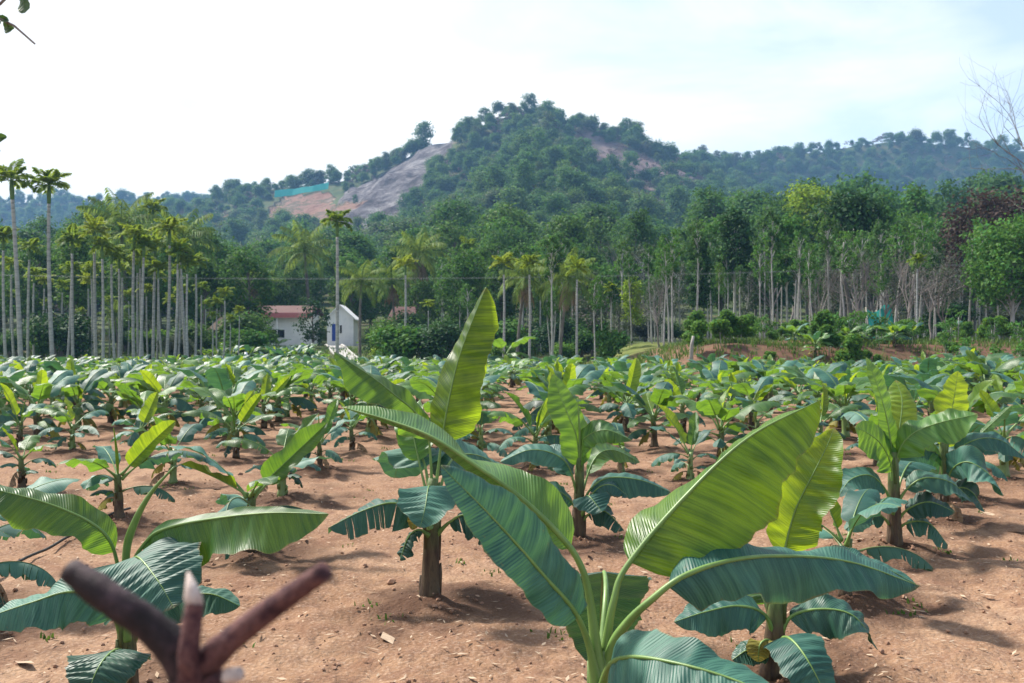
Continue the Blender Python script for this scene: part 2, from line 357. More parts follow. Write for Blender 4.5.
# ------------------------------------------------------------------ banana leaves
def wprofile(s, tipsharp=2.2):
    a = np.clip(s / .16, 0, 1); a = np.sqrt(np.clip(1 - (1 - a) ** 2.2, 0, 1))
    b = np.clip((s - .5) / .5, 0, 1); b = np.clip(1 - b ** tipsharp, 0, 1) ** .75
    return np.clip(a * b * (.92 + .08 * np.sin(np.pi * s)), 0, 1)
def leaf_geo(mb, P, s0, L, Rv, wL, wR, mi=0, rmi=1, rib=.011, rip=.05, sag=.04, torn=0, seed=0, n=34, m=6, ribmb=None, curl=0.0):
    """P midrib control points; s0 where the blade starts; L, Rv direction hints of the two halves (list along the blade)"""
    g = np.random.default_rng(seed)
    C, ln = spline(P, n + 14)
    ss = np.linspace(0, 1, n + 14)
    rr = .74 * rib * (1 - ss) ** .9 * (1 + 1.9 * np.exp(-ss * 9)) + rib * .07
    tube(ribmb or mb, C, rr, 6, 0 if ribmb else rmi)
    q = np.linspace(s0, 1, n)
    B = np.stack([np.interp(q, ss, C[:, k]) for k in range(3)], 1)
    Tn = nrm(np.gradient(B, axis=0)); s = np.linspace(0, 1, n); bl = ln * (1 - s0)
    def dirs(H):
        H = np.atleast_2d(np.array(H, float)); t = np.linspace(0, 1, len(H))
        D = np.stack([np.interp(s, t, H[:, k]) for k in range(3)], 1) if len(H) > 1 else np.repeat(H, n, 0)
        return nrm(D - Tn * (D * Tn).sum(1, keepdims=True))
    DL, DR = dirs(L), dirs(Rv)
    Nn = nrm(np.cross(DR - DL, Tn))
    Nn = np.where((Nn[:, 2:3] < 0), -Nn, Nn)
    w = wprofile(s)
    for D, W, sg in ((DL, wL, -1), (DR, wR, 1)):
        if W <= 0: continue
        ph = g.uniform(0, 6.28); fq = g.uniform(1.2, 2.3); ph2 = g.uniform(0, 6.28)
        t = np.linspace(0, 1, m + 1)
        ww = W * w * (1 + .07 * np.sin(fq * 3.1 * s * 2 + ph2) + .03 * np.sin(38 * s + ph + 2 * np.sin(7 * s)) + .018 * np.sin(83 * s + ph2))
        curl = curl + g.uniform(-.16, .12); wave = 2.1 * rip * W * (np.sin(fq * 6.28 * s + ph) + .45 * np.sin(fq * 17.1 * s + ph2)) * w
        X = B[:, None] + D[:, None] * (ww[:, None] * t[None])[..., None] - Tn[:, None] * (0.12 * ww[:, None] * t[None] ** 1.5)[..., None] * (-1)
        X = X + Nn[:, None] * (wave[:, None] * t[None] ** 2 + (.045 * W * np.sin(62 * s + ph + 3 * np.sin(9 * s)) * w)[:, None] * np.sin(np.pi * np.clip(t * .8 + .1, 0, 1))[None] * (n > 40))[..., None]
        X[..., 2] -= sag * W * (ww / max(W, 1e-6))[:, None] * t[None] ** 2
        if True: X = X + Nn[:, None] * (curl * ww[:, None] * t[None] ** 3)[..., None]
        uv = np.stack([np.repeat(s * bl, m + 1), sg * (ww[:, None] * t[None]).ravel(), np.repeat(s, m + 1), np.tile(t, n)], 1)
        i, j = np.meshgrid(np.arange(n - 1), np.arange(m), indexing='ij')
        Q = np.stack([i * (m + 1) + j, i * (m + 1) + j + 1, (i + 1) * (m + 1) + j + 1, (i + 1) * (m + 1) + j], -1)
        if sg < 0: Q = Q[..., ::-1]
        if torn:
            cuts = np.sort(g.choice(np.arange(3, n - 3), size=min(torn, n - 8), replace=False)); edges = [0, *cuts, n - 1]
            for a, b in zip(edges[:-1], edges[1:]):
                if b <= a: continue
                Y = X[a:b + 1].copy(); cen = Y.mean(0, keepdims=True)
                k = (t ** 1.2)[None, :, None]
                Y = Y + (cen - Y) * .13 * k
                Y[..., 2] -= (g.uniform(0, .35) * W * t ** 2)[None]
                nn = b - a
                i, j = np.meshgrid(np.arange(nn), np.arange(m), indexing='ij')
                Qs = np.stack([i * (m + 1) + j, i * (m + 1) + j + 1, (i + 1) * (m + 1) + j + 1, (i + 1) * (m + 1) + j], -1)
                if sg < 0: Qs = Qs[..., ::-1]
                mb.add(Y, Qs.reshape(-1, 4), mi, uv.reshape(n, m + 1, 4)[a:b + 1].reshape(-1, 4))
        else:
            mb.add(X, Q.reshape(-1, 4), mi, uv)
def arc_path(ln, e0, droop, power=1.4, side=0.0, n=9):
    s = np.linspace(0, 1, n); e = np.radians(e0 - droop * s ** power); az = np.radians(side * s ** 1.5)
    d = np.stack([np.cos(e) * np.cos(az), np.cos(e) * np.sin(az), np.sin(e)], 1) * (ln / (n - 1))
    return np.vstack([[0, 0, 0], np.cumsum(d, 0)[:-1]])
def lib_leaf(ln, e0, droop, s0, w, fold, power=1.4, side=0, torn=0, seed=0, mat='mature', rip=.07, sag=.1, n=20, m=4, mb=None, xf=None, mi=0, rmi=1, rib=.010):
    P = arc_path(ln, e0, droop, power, side)
    f = math.radians(fold)
    Rv = []; Lv = []
    Tn = nrm(np.gradient(P, axis=0))
    for k in (2, 5, 8):
        tx = Tn[k]; up = np.cross(tx, np.array([0, 1.0, 0])); up = up if up[2] > 0 or abs(e0) > 80 else -up
        up = -np.cross(np.array([0, 1.0, 0]), tx) if False else up
        Rv.append(np.array([0, -math.cos(f), 0]) + up * math.sin(f)); Lv.append(np.array([0, math.cos(f), 0]) + up * math.sin(f))
    own = mb is None
    mb = mb or MB(); t = MB()
    leaf_geo(t, P, s0, Lv, Rv, w, w, mi, rmi, rib, rip, sag, torn, seed, n, m)
    if xf is None: xf = np.eye(4)
    xf = np.array(xf)
    for V, uv in zip(t.v, t.uv): V[:] = V @ xf[:3, :3].T + xf[:3, 3]
    base = mb.n
    for V, uv in zip(t.v, t.uv): mb.v.append(V); mb.uv.append(uv)
    for fc, mm in zip(t.f, t.m): mb.f.append(fc + base); mb.m.append(mm)
    mb.n += t.n
    return mb
# leaf library: one mesh per shape and colour, unit real size
LIB = {'up': [], 'semi': [], 'low': [], 'old': [], 'spear': []}
for k in range(6):
    LIB['up'].append(lib_leaf(.62 + .1 * (k % 3), 82, 14 + 9 * (k % 3), .16, .105 + .012 * (k % 2), 28 + 8 * (k % 3), 1.6, 8 * (k - 2), 0, k, rip=.10, sag=.02).mesh('leaf', [M['young'] if k < 4 else M['mid'], M['rib']]))
for k in range(7):
    LIB['semi'].append(lib_leaf(.74 + .07 * (k % 3), 54 - 6 * (k % 4), 60 + 12 * (k % 3), .24, .118 + .012 * (k % 3), 4 - 7 * (k % 3), 1.5, 14 * (k % 3 - 1), (0, 0, 3)[k % 3], 20 + k, rip=.10).mesh('leaf', [M['mid'] if k % 2 else M['mature'], M['rib']]))
for k in range(9):
    LIB['low'].append(lib_leaf(.62 + .07 * (k % 4), 40 - 6 * (k % 4), 76 + 14 * (k % 3), .2, .108 + .012 * (k % 3), -8 - 11 * (k % 4), 1.15, 18 * (k % 3 - 1), (0, 4, 0, 7)[k % 4], 40 + k, rip=.10, sag=.2).mesh('leaf', [M['mature'] if k % 3 else M['deep'], M['ribdark']]))
for k in range(4):
    LIB['old'].append(lib_leaf(.36 + .05 * k, 15, 95, .2, .065, -45, .7, 25 * (k - 1.5), 4, 60 + k, rip=.2, sag=.3).mesh('dead_leaf', [(M['old'], M['dry'], M['deep'], M['dry'])[k], M['dry']]))
def spear_mesh(k):
    mb = MB(); P, _ = spline(arc_path(.5, 84, 18 + 10 * k, 1.5, 10 * k), 14)
    tube(mb, P, np.concatenate([np.linspace(.008, .017, 5), np.linspace(.017, .003, 9)]), 7)
    return mb.mesh('rolled_leaf', [M['young']])
LIB['spear'] = [spear_mesh(k) for k in range(2)]
def stem_mesh(h, r, seed):
    g = np.random.default_rng(seed); mb = MB(); n = 12
    t = np.linspace(0, 1, n); P = np.stack([g.uniform(-.03, .03) * t ** 2, g.uniform(-.03, .03) * t ** 2, h * t - .05 * (t < .01)], 1)
    r_ = r * (1.25 - .25 * np.clip(t * 6, 0, 1)) * (1 - .42 * t) * (1 + .05 * np.sin(t * 14 + g.uniform(0, 6)))
    tube(mb, P, r_, 12, 0, True, .05)
    for k in range(5):     # old sheath flaps hugging the stem
        z = h * g.uniform(.12, .85); a = g.uniform(0, 6.28); rr = r * (1 - .42 * z / h) * 1.0
        d = np.array([math.cos(a), math.sin(a), 0])
        Q = [np.array([0, 0, z - .12]) + d * rr * .9, np.array([0, 0, z]) + d * rr * 1.12, np.array([0, 0, z + .05]) + d * rr * 1.25]
        tube(mb, Q, [rr * .5, rr * .42, .006], 6, 0)
    return mb.mesh('pseudostem', [M['stem'] if seed % 4 else M['stemgreen']])
STEMS = [stem_mesh(1.0, .052, 100 + k) for k in range(6)]      # unit height, scaled per plant

def leaf_xf(z, az, roll=0.0, scale=1.0, e0=60, axis_off=.02, tilt=0.0):
    ax = Vector((math.cos(math.radians(e0)), 0, math.sin(math.radians(e0))))
    m = Matrix.Translation((axis_off * math.cos(az), axis_off * math.sin(az), z)) @ Matrix.Rotation(az, 4, 'Z') @ Matrix.Rotation(tilt, 4, 'Y') @ Matrix.Rotation(roll, 4, ax) @ Matrix.Scale(scale, 4)
    return m
def leaf_set(g, H, stem, ups, n_semi, n_low):
    """list of (kind, index, matrix)"""
    S = H / 1.15; out = []
    a = g.uniform(0, 6.28)
    for (az, roll, k, s, *tl) in ups:
        tl = tl[0] if tl else g.uniform(0, 30)
        out.append(('up', k, leaf_xf(stem * .97, math.radians(az), math.radians(roll), s, 80, tilt=math.radians(tl))))
    for i in range(n_semi):
        a += 2.3 + g.uniform(-.5, .5)
        out.append(('semi', int(g.integers(7)), leaf_xf(stem * g.uniform(.86, .98), a, g.uniform(-.35, .35), S * g.uniform(.85, 1.1), 50)))
    for i in range(n_low):
        a += 2.25 + g.uniform(-.4, .4)
        out.append(('low', int(g.integers(9)), leaf_xf(stem * (.42 + .5 * i / max(n_low, 1)), a, g.uniform(-.3, .3), S * (.62 + .35 * i / max(n_low, 1)) * g.uniform(.9, 1.1), 30)))
    for i in range(int(g.integers(1, 4))):
        out.append(('old', int(g.integers(4)), leaf_xf(stem * g.uniform(.3, .6), g.uniform(0, 6.28), 0, S * g.uniform(.8, 1.1), 10)))
    return out
BASES = []     # (x, y, radius) of every plant in the field, for mounds and rings of damp soil with painted shade
def near_plant(px, py, H, seed, label, ups=None, nsemi=3, nlow=5, spear=False, stem=None, group='banana plants of the nearer rows', Y=None):
    g = np.random.default_rng(seed); Y = Y or gY(py); x = (px - CX) * Y / F
    root = empty('banana_plant', (x, Y, Tz(x, Y)), 0)
    tag(root, label, 'banana plant', group)
    st = stem or H * .42
    s = obj('pseudostem', STEMS[seed % 6], root); s.scale = (1.05 * H / 1.15, 1.05 * H / 1.15, st)
    if ups is None:
        ups = [(g.uniform(0, 360), g.uniform(-70, 70), int(g.integers(6)), H / 1.15 * g.uniform(.6, .95))]
        if g.random() < .5: ups.append((g.uniform(0, 360), g.uniform(-60, 60), int(g.integers(6)), H / 1.15 * g.uniform(.5, .8)))
    for kind, k, m in leaf_set(g, H, st, ups, nsemi, nlow):
        o = obj('dead_leaf' if kind == 'old' else 'leaf', LIB[kind][k], root); o.matrix_local = m
    if spear:
        o = obj('rolled_leaf', LIB['spear'][seed % 2], root); o.matrix_local = leaf_xf(st * .95, g.uniform(0, 6.28), 0, H / 1.1, 80)
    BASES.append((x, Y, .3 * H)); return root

# ------------------------------------------------------------------ foreground plants, leaf by leaf
def hero(name_label, px, py, stem_top, r, leaves, spears=(), stemmat='stem', group=None):
    Y0 = gY(py); b = at(px, py, Y0)
    root = empty('banana_plant', b); tag(root, name_label, 'banana plant', group)
    top = at(stem_top[0], stem_top[1], Y0) - b
    mb = MB(); t = np.linspace(0, 1, 14)
    P = np.outer(t, top) + np.array([0, 0, -.05]) * (t < .01)[:, None]
    tube(mb, P, r * (1.25 - .25 * np.clip(t * 6, 0, 1)) * (1 - .38 * t) * np.where(t > .93, .75, 1), 16, 0, True, .035)
    for k in range(7):
        u = R_.uniform(.1, .9); a = R_.uniform(0, 6.28); d = np.array([math.cos(a), math.sin(a), 0]); rr = r * (1 - .38 * u)
        c = top * u
        tube(mb, [c + d * rr * .75 - np.array([0, 0, .14]), c + d * rr * .95, c + d * rr * 1.12 + np.array([0, 0, .06])], [rr * .45, rr * .36, .005], 7)
    mb.build('pseudostem', [M[stemmat]], root)
    for i, lf in enumerate(leaves):
        P = [at(p[0], p[1], Y0 + p[2]) - b for p in lf['p']]
        bm, rm = MB(), MB()
        leaf_geo(bm, P, lf.get('s0', .25), lf['L'], lf['R'], lf['w'][0], lf['w'][1], 0, 0, lf.get('rib', .011), lf.get('rip', .05), lf.get('sag', .04), lf.get('torn', 0), lf.get('seed', i), 56, 9, rm, lf.get('curl', 0))
        o = bm.build('dead_leaf' if lf['m'] == 'dry' else 'leaf', [M[lf['m']]], root)
        if lf.get('label'): o['label'] = lf['label']
        rm.build('leaf_stalk', [M[lf.get('rm', 'rib')]], o)
    for P, r1 in spears:
        C, _ = spline([at(p[0], p[1], Y0 + p[2]) - b for p in P], 24)
        mb = MB(); tube(mb, C, np.concatenate([np.linspace(r1 * .8, r1, 12), np.linspace(r1, r1 * .18, 12)]), 9)
        mb.build('rolled_leaf', [M['rib']], root)
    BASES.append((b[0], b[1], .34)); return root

hero('large banana plant in the right foreground, its broad yellow-green leaf leaning right', 598, 846, (602, 650), .05, [
    dict(p=[(600, 700, 0), (607, 640, 0), (614, 600, 0), (627, 566, .02), (683, 499, .05), (748, 438, .1), (820, 400, .16)], s0=.345, m='fresh',
         L=[(-.45, .85, .25), (-.1, .98, .1), (.1, .98, .0), (.1, .98, .0)], R=[(.5, -.45, -.75), (.6, -.3, -.75), (.75, .0, -.65)], w=(.135, .18), rip=.08, rib=.015, seed=3, curl=-.12, label='broad upright young leaf glowing yellow-green'),
    dict(p=[(600, 690, -.02), (590, 600, -.02), (578, 560, -.03), (553, 528, -.05), (515, 493, -.06), (478, 467, -.04), (432, 437, 0), (388, 420, .05), (342, 407, .1)], s0=.34, m='mid',
         L=[(-.5, -.4, -.6), (-.2, .6, -.7), (0, .9, -.4), (0, .9, -.3)], R=[(.6, .7, .35), (.5, .8, .2), (.05, .99, -.05), (.1, .9, .3), (.2, .9, .38)], w=(.055, .145), rip=.08, rib=.016, seed=8),
    dict(p=[(597, 690, -.03), (589, 646, -.05), (574, 611, -.1), (545, 577, -.16), (521, 549, -.2), (487, 512, -.25), (453, 478, -.28), (441, 465, -.28)], s0=.28, m='mature',
         L=[(-.5, -.65, -.5), (-.5, -.75, -.4), (-.5, -.75, -.35)], R=[(.6, .35, .65), (.65, .3, .65), (.6, .4, .6)], w=(.09, .105), rip=.07, rib=.012, seed=12, label='blue-green leaf reaching down left'),
    dict(p=[(600, 690, .03), (603, 640, .08), (606, 590, .2), (604, 572, .4), (602, 588, .7), (600, 628, .95), (598, 668, 1.05)], s0=.36, m='deep',
         L=[(-1, 0, -.1)], R=[(1, 0, -.1)], w=(.17, .17), rip=.05, rib=.012, seed=14),
    dict(p=[(600, 700, -.02), (608, 668, -.12), (630, 657, -.25), (680, 664, -.4), (740, 682, -.5), (800, 712, -.6)], s0=.22, m='mature',
         L=[(-.1, .9, .25), (.2, .9, .25), (.3, .85, .2)], R=[(-.5, -.35, -.8), (-.3, -.5, -.6), (-.3, -.55, -.6)], w=(.105, .11), rip=.10, rib=.011, seed=16),
    dict(p=[(604, 690, 0), (612, 648, -.02), (628, 622, -.06), (650, 601, -.1), (682, 577, -.1), (728, 561, -.04), (782, 556, .06), (850, 562, .16), (920, 586, .22)], s0=.30, m='mature',
         L=[(-.2, .9, .35), (0, .95, .3), (.1, .95, .15)], R=[(-.25, -.35, -.9), (-.05, -.3, -.95), (.1, -.6, -.7), (0, -.6, -.7)], w=(.10, .108), rip=.14, rib=.014, seed=21, label='long arching leaf reaching right'),
    dict(p=[(600, 710, .02), (620, 690, .15), (655, 668, .3), (700, 668, .45), (745, 690, .5)], s0=.3, m='deep', L=[(0, .9, .2)], R=[(0, -.6, -.7)], w=(.1, .1), seed=23),
], stemmat='stemgreen')
hero('tall banana plant at centre with one huge upright leaf above the field', 430, 601, (433, 478), .058, [
    dict(p=[(432, 520, 0), (438, 470, 0), (443, 432, 0), (450, 395, -.01), (459, 358, -.02), (472, 322, -.03), (486, 287, -.03)], s0=.33, m='fresh',
         L=[(-.7, .6, .1), (-.4, .9, .1), (-.2, .97, .1)], R=[(.9, -.2, -.35), (.95, -.2, -.3), (.9, -.3, -.3)], w=(.15, .185), rip=.05, rib=.012, seed=31, curl=.1, label='upright young leaf glowing yellow-green against the trees'),
    dict(p=[(432, 520, 0), (431, 465, -.01), (427, 432, -.03), (415, 412, -.08), (396, 396, -.14), (372, 377, -.2), (334, 352, -.26)], s0=.38, m='mid',
         L=[(-.3, -.35, -.9), (-.1, -.4, -.8), (0, -.2, -1)], R=[(.5, .8, .3), (.3, .95, .1), (.3, .95, .05)], w=(.135, .11), rip=.12, rib=.012, seed=33),
    dict(p=[(432, 530, -.02), (431, 500, -.08), (430, 487, -.2), (428, 489, -.34), (425, 508, -.48), (420, 528, -.52)], s0=.3, m='mature',
         L=[(-1, 0, -.15)], R=[(1, 0, -.15)], w=(.17, .17), rip=.06, seed=35),
    dict(p=[(430, 535, -.01), (412, 512, -.04), (392, 503, -.08), (362, 511, -.12), (328, 528, -.14)], s0=.2, m='mature',
         L=[(0, -.45, -.9)], R=[(0, .9, .25)], w=(.12, .12), torn=9, rip=.06, seed=36, label='ragged leaf torn into strips'),
    dict(p=[(432, 510, .02), (424, 462, .15), (413, 447, .35), (402, 455, .6), (394, 478, .8)], s0=.25, m='mature', L=[(-1, 0, -.25)], R=[(1, 0, -.05)], w=(.19, .19), rip=.06, seed=37),
    dict(p=[(436, 535, 0), (450, 522, -.03), (466, 515, -.06), (490, 527, -.1), (505, 556, -.12)], s0=.2, m='deep', L=[(0, .9, .25)], R=[(0, -.5, -.85)], w=(.11, .11), rip=.08, seed=38, torn=3),
    dict(p=[(434, 515, .02), (446, 470, .12), (460, 455, .3), (485, 458, .5), (515, 480, .6)], s0=.25, m='mature', L=[(0, .9, .3)], R=[(0, -.6, -.8)], w=(.14, .14), rip=.08, seed=39),
    dict(p=[(429, 535, -.03), (418, 530, -.05), (408, 538, -.07), (400, 560, -.08)], s0=.15, m='deep', L=[(-.5, .6, -.3)], R=[(.5, -.6, -.3)], w=(.07, .07), rip=.15, seed=40, torn=2),
    dict(p=[(430, 528, -.05), (424, 516, -.09), (416, 518, -.12), (412, 530, -.13)], s0=.15, m='old', L=[(-.8, 0, -.3)], R=[(.8, 0, -.3)], w=(.05, .05), seed=41),
    dict(p=[(433, 520, .02), (421, 470, .1), (412, 430, .2), (404, 410, .35), (395, 418, .6)], s0=.35, m='mid', L=[(-.8, 0, -.5)], R=[(.8, .3, .3)], w=(.1, .12), rip=.1, seed=42),
])
hero('pale banana plant in the left foreground with a thin rolled leaf and drooping lower leaves', 128, 706, (126, 600), .05, [
    dict(p=[(127, 640, 0), (119, 572, -.04), (104, 533, -.09), (60, 508, -.14), (0, 491, -.2), (-45, 486, -.26)], s0=.36, m='mid', L=[(-.3, -.6, -.65), (-.1, -.7, -.65)], R=[(.3, .9, .3), (.1, .9, .35)], w=(.105, .085), rip=.11, rib=.012, seed=51),
    dict(p=[(128, 640, 0), (131, 572, -.03), (147, 541, -.06), (168, 528, -.12), (212, 519, -.22), (270, 513, -.34), (329, 514, -.44)], s0=.30, m='mid', L=[(-.1, .9, .35)], R=[(-.1, -.25, -.95), (0, -.3, -.95), (0, -.2, -1)], w=(.05, .165), rip=.08, rib=.013, seed=53, label='light green leaf reaching right, one half hanging'),
    dict(p=[(127, 640, -.02), (128, 580, -.08), (136, 557, -.2), (156, 578, -.38), (174, 608, -.46)], s0=.34, m='mature', L=[(-.95, -.15, -.4)], R=[(.75, .55, .55)], w=(.19, .22), rip=.04, seed=54),
    dict(p=[(126, 650, -.01), (108, 606, -.06), (72, 592, -.14), (30, 603, -.2), (-15, 618, -.24)], s0=.22, m='mature', L=[(0, -.5, -.85)], R=[(0, .9, .2)], w=(.12, .12), rip=.06, seed=55),
    dict(p=[(128, 665, -.03), (120, 650, -.15), (108, 655, -.32), (96, 672, -.42), (86, 700, -.46)], s0=.28, m='deep', L=[(-1, -.1, -.2)], R=[(1, .1, -.1)], w=(.15, .15), rip=.06, seed=56),
    dict(p=[(129, 650, .02), (150, 612, .03), (178, 598, .02), (210, 594, 0), (240, 606, -.02)], s0=.25, m='deep', L=[(0, .9, .2)], R=[(0, -.5, -.8)], w=(.1, .1), rip=.08, seed=57),
    dict(p=[(127, 650, .03), (120, 610, .15), (100, 590, .3), (70, 596, .45)], s0=.25, m='deep', L=[(0, -.5, -.8)], R=[(0, .9, .2)], w=(.1, .1), rip=.08, seed=58),
], spears=[([(127, 620, 0), (126, 556, -.02), (134, 524, -.04), (151, 493, -.07), (174, 467, -.1)], .017)])
hero('banana plant at lower right with a yellow upright leaf beside the big foreground leaf', 772, 674, (779, 578), .055, [
    dict(p=[(776, 610, 0), (782, 566, -.02), (788, 535, -.03), (797, 506, -.04), (813, 474, -.05), (827, 446, -.04), (834, 428, -.02)], s0=.3, m='young',
         L=[(-.95, -.1, .15), (-.8, .3, .3), (-.6, .6, .3)], R=[(.8, -.4, -.3), (.8, -.45, -.35)], w=(.11, .135), rip=.1, rib=.010, seed=61, curl=.16, label='upright yellow-green young leaf'),
    dict(p=[(776, 640, -.01), (764, 614, -.05), (738, 606, -.1), (705, 612, -.14), (674, 622, -.16)], s0=.2, m='mature', L=[(0, -.45, -.9)], R=[(0, .9, .35)], w=(.105, .1), rip=.1, seed=62),
    dict(p=[(778, 640, -.01), (792, 616, -.04), (824, 609, -.1), (855, 617, -.16), (878, 650, -.2)], s0=.2, m='deep', L=[(0, .9, .3)], R=[(0, -.5, -.85), (.3, -.6, -.6)], w=(.1, .11), rip=.12, seed=63),
    dict(p=[(776, 655, -.03), (783, 638, -.12), (794, 642, -.24), (810, 664, -.36), (828, 700, -.42)], s0=.2, m='mature', L=[(-.8, -.1, -.3)], R=[(.8, .2, .1)], w=(.12, .12), rip=.06, seed=64),
    dict(p=[(778, 610, .03), (768, 566, .12), (745, 549, .22), (715, 543, .3), (684, 548, .36)], s0=.25, m='mature', L=[(0, -.5, -.8)], R=[(0, .9, .3)], w=(.11, .1), rip=.08, seed=65),
    dict(p=[(776, 660, 0), (765, 650, -.03), (748, 650, -.05), (732, 660, -.06)], s0=.2, m='deep', L=[(0, -.5, -.8)], R=[(0, .9, .3)], w=(.07, .07), seed=66),
    dict(p=[(774, 630, .03), (764, 600, .2), (756, 590, .35), (750, 604, .55)], s0=.3, m='mid', L=[(-1, 0, -.2)], R=[(1, 0, -.2)], w=(.13, .13), seed=67),
    dict(p=[(779, 620, .03), (793, 590, .15), (812, 588, .3), (838, 602, .4)], s0=.25, m='mature', L=[(0, .9, .2)], R=[(0, -.6, -.8)], w=(.1, .1), seed=68),
    dict(p=[(776, 650, -.02), (768, 640, -.06), (760, 645, -.09), (758, 662, -.1)], s0=.2, m='old', L=[(-.8, 0, -.3)], R=[(.8, 0, -.3)], w=(.06, .06), seed=69),
    dict(p=[(780, 610, .03), (800, 566, .08), (835, 556, .1), (880, 566, .1), (916, 584, .05)], s0=.25, m='mature', L=[(0, .9, .2)], R=[(0, -.6, -.8)], w=(.1, .1), seed=70),
])
hero('banana plant at right with two leaves raised in a V and dark layered leaves below', 895, 549, (893, 452), .056, [
    dict(p=[(894, 490, 0), (892, 455, 0), (888, 425, 0), (882, 400, 0), (874, 376, .02), (866, 357, .04)], s0=.26, m='mid', L=[(-.85, -.35, .1), (-.75, -.5, .1)], R=[(.75, .5, .1)], w=(.08, .12), rip=.07, seed=71, label='upright folded leaf'),
    dict(p=[(894, 490, .02), (896, 455, .06), (900, 425, .12), (902, 400, .2), (896, 380, .32)], s0=.3, m='young', L=[(-.9, .2, 0)], R=[(.8, -.4, -.2)], w=(.13, .11), rip=.07, seed=72),
    dict(p=[(893, 490, -.01), (890, 462, -.05), (880, 443, -.12), (866, 432, -.2), (855, 428, -.25)], s0=.2, m='mid', L=[(-.3, -.3, -.9)], R=[(.6, .6, .5)], w=(.17, .13), rip=.1, seed=73),
    dict(p=[(895, 490, 0), (898, 455, -.02), (910, 436, -.06), (935, 424, -.1), (978, 414, -.14)], s0=.26, m='mid', L=[(0, .8, .5)], R=[(.1, -.5, -.85)], w=(.13, .17), rip=.1, seed=74),
    dict(p=[(893, 505, 0), (882, 485, -.06), (868, 475, -.14), (850, 480, -.22), (838, 497, -.26)], s0=.2, m='mature', L=[(-.1, -.6, -.75)], R=[(0, .9, .3)], w=(.13, .12), seed=75),
    dict(p=[(896, 505, 0), (908, 488, -.03), (925, 478, -.06), (950, 482, -.08), (972, 500, -.08)], s0=.2, m='deep', L=[(0, .9, .3)], R=[(0, -.6, -.75)], w=(.12, .13), seed=76),
    dict(p=[(894, 515, -.02), (890, 500, -.12), (886, 498, -.25), (876, 508, -.36)], s0=.25, m='mature', L=[(-.9, 0, -.3)], R=[(.9, 0, -.1)], w=(.12, .12), seed=77),
    dict(p=[(897, 520, 0), (910, 508, -.05), (930, 502, -.12), (955, 512, -.18)], s0=.2, m='deep', L=[(0, .9, .3)], R=[(0, -.6, -.75)], w=(.12, .12), seed=78),
    dict(p=[(896, 530, 0), (910, 522, -.05), (930, 524, -.1), (948, 545, -.14)], s0=.2, m='deep', L=[(0, .9, .3)], R=[(0, -.6, -.75)], w=(.1, .1), seed=79, torn=3),
    dict(p=[(893, 528, 0), (880, 515, -.03), (865, 512, -.06), (845, 530, -.1)], s0=.2, m='deep', L=[(0, -.6, -.75)], R=[(0, .9, .3)], w=(.12, .1), seed=80),
    dict(p=[(895, 500, .03), (905, 470, .2), (915, 462, .4), (930, 475, .6)], s0=.25, m='mature', L=[(-.9, .3, 0)], R=[(.9, -.2, -.2)], w=(.15, .15), seed=81),
])
hero('banana plant at right with a bronze spearhead leaf, behind the plant with raised leaves', 941, 519, (944, 440), .058, [
    dict(p=[(943, 480, 0), (948, 445, 0), (950, 430, 0), (952, 410, 0), (955, 392, 0), (958, 371, .02)], s0=.3, m='young', L=[(-.95, -.1, .1)], R=[(.95, .2, .1)], w=(.15, .15), rip=.06, seed=82, label='bronze-green spearhead leaf standing upright'),
    dict(p=[(943, 490, -.02), (940, 455, -.06), (928, 440, -.14), (905, 432, -.24), (880, 430, -.3)], s0=.2, m='mid', L=[(-.2, -.4, -.85)], R=[(0, .9, .3)], w=(.14, .13), seed=83),
    dict(p=[(945, 490, 0), (955, 455, -.05), (975, 440, -.1), (1000, 440, -.16), (1026, 458, -.2)], s0=.22, m='mature', L=[(0, .9, .3)], R=[(0, -.6, -.75)], w=(.14, .14), seed=84),
    dict(p=[(944, 495, -.02), (952, 470, -.1), (968, 462, -.25), (990, 475, -.38), (1004, 496, -.45)], s0=.22, m='mature', L=[(-.3, .8, .4)], R=[(.2, -.6, -.75)], w=(.15, .15), seed=85),
    dict(p=[(942, 495, -.02), (932, 470, -.12), (918, 465, -.3), (905, 480, -.42)], s0=.22, m='mature', L=[(-.7, -.3, -.5)], R=[(.6, .6, .3)], w=(.15, .15), seed=86),
    dict(p=[(944, 500, 0), (958, 488, -.1), (972, 492, -.22), (985, 512, -.3)], s0=.22, m='deep', L=[(0, .9, .3)], R=[(0, -.6, -.75)], w=(.12, .12), seed=87),
    dict(p=[(945, 485, .02), (965, 450, .05), (985, 430, .08), (1012, 405, .1)], s0=.6, m='mid', L=[(0, .9, .3)], R=[(0, -.6, -.75)], w=(.05, .05), seed=88),
    dict(p=[(943, 495, .02), (930, 465, .2), (915, 458, .4), (895, 470, .5)], s0=.25, m='deep', L=[(0, -.6, -.7)], R=[(0, .9, .3)], w=(.14, .14), seed=89),
    dict(p=[(942, 505, 0), (950, 503, -.08), (956, 512, -.14), (960, 528, -.16)], s0=.2, m='dry', rm='dry', L=[(-.8, 0, -.3)], R=[(.8, 0, -.3)], w=(.06, .06), seed=90, torn=2),
])
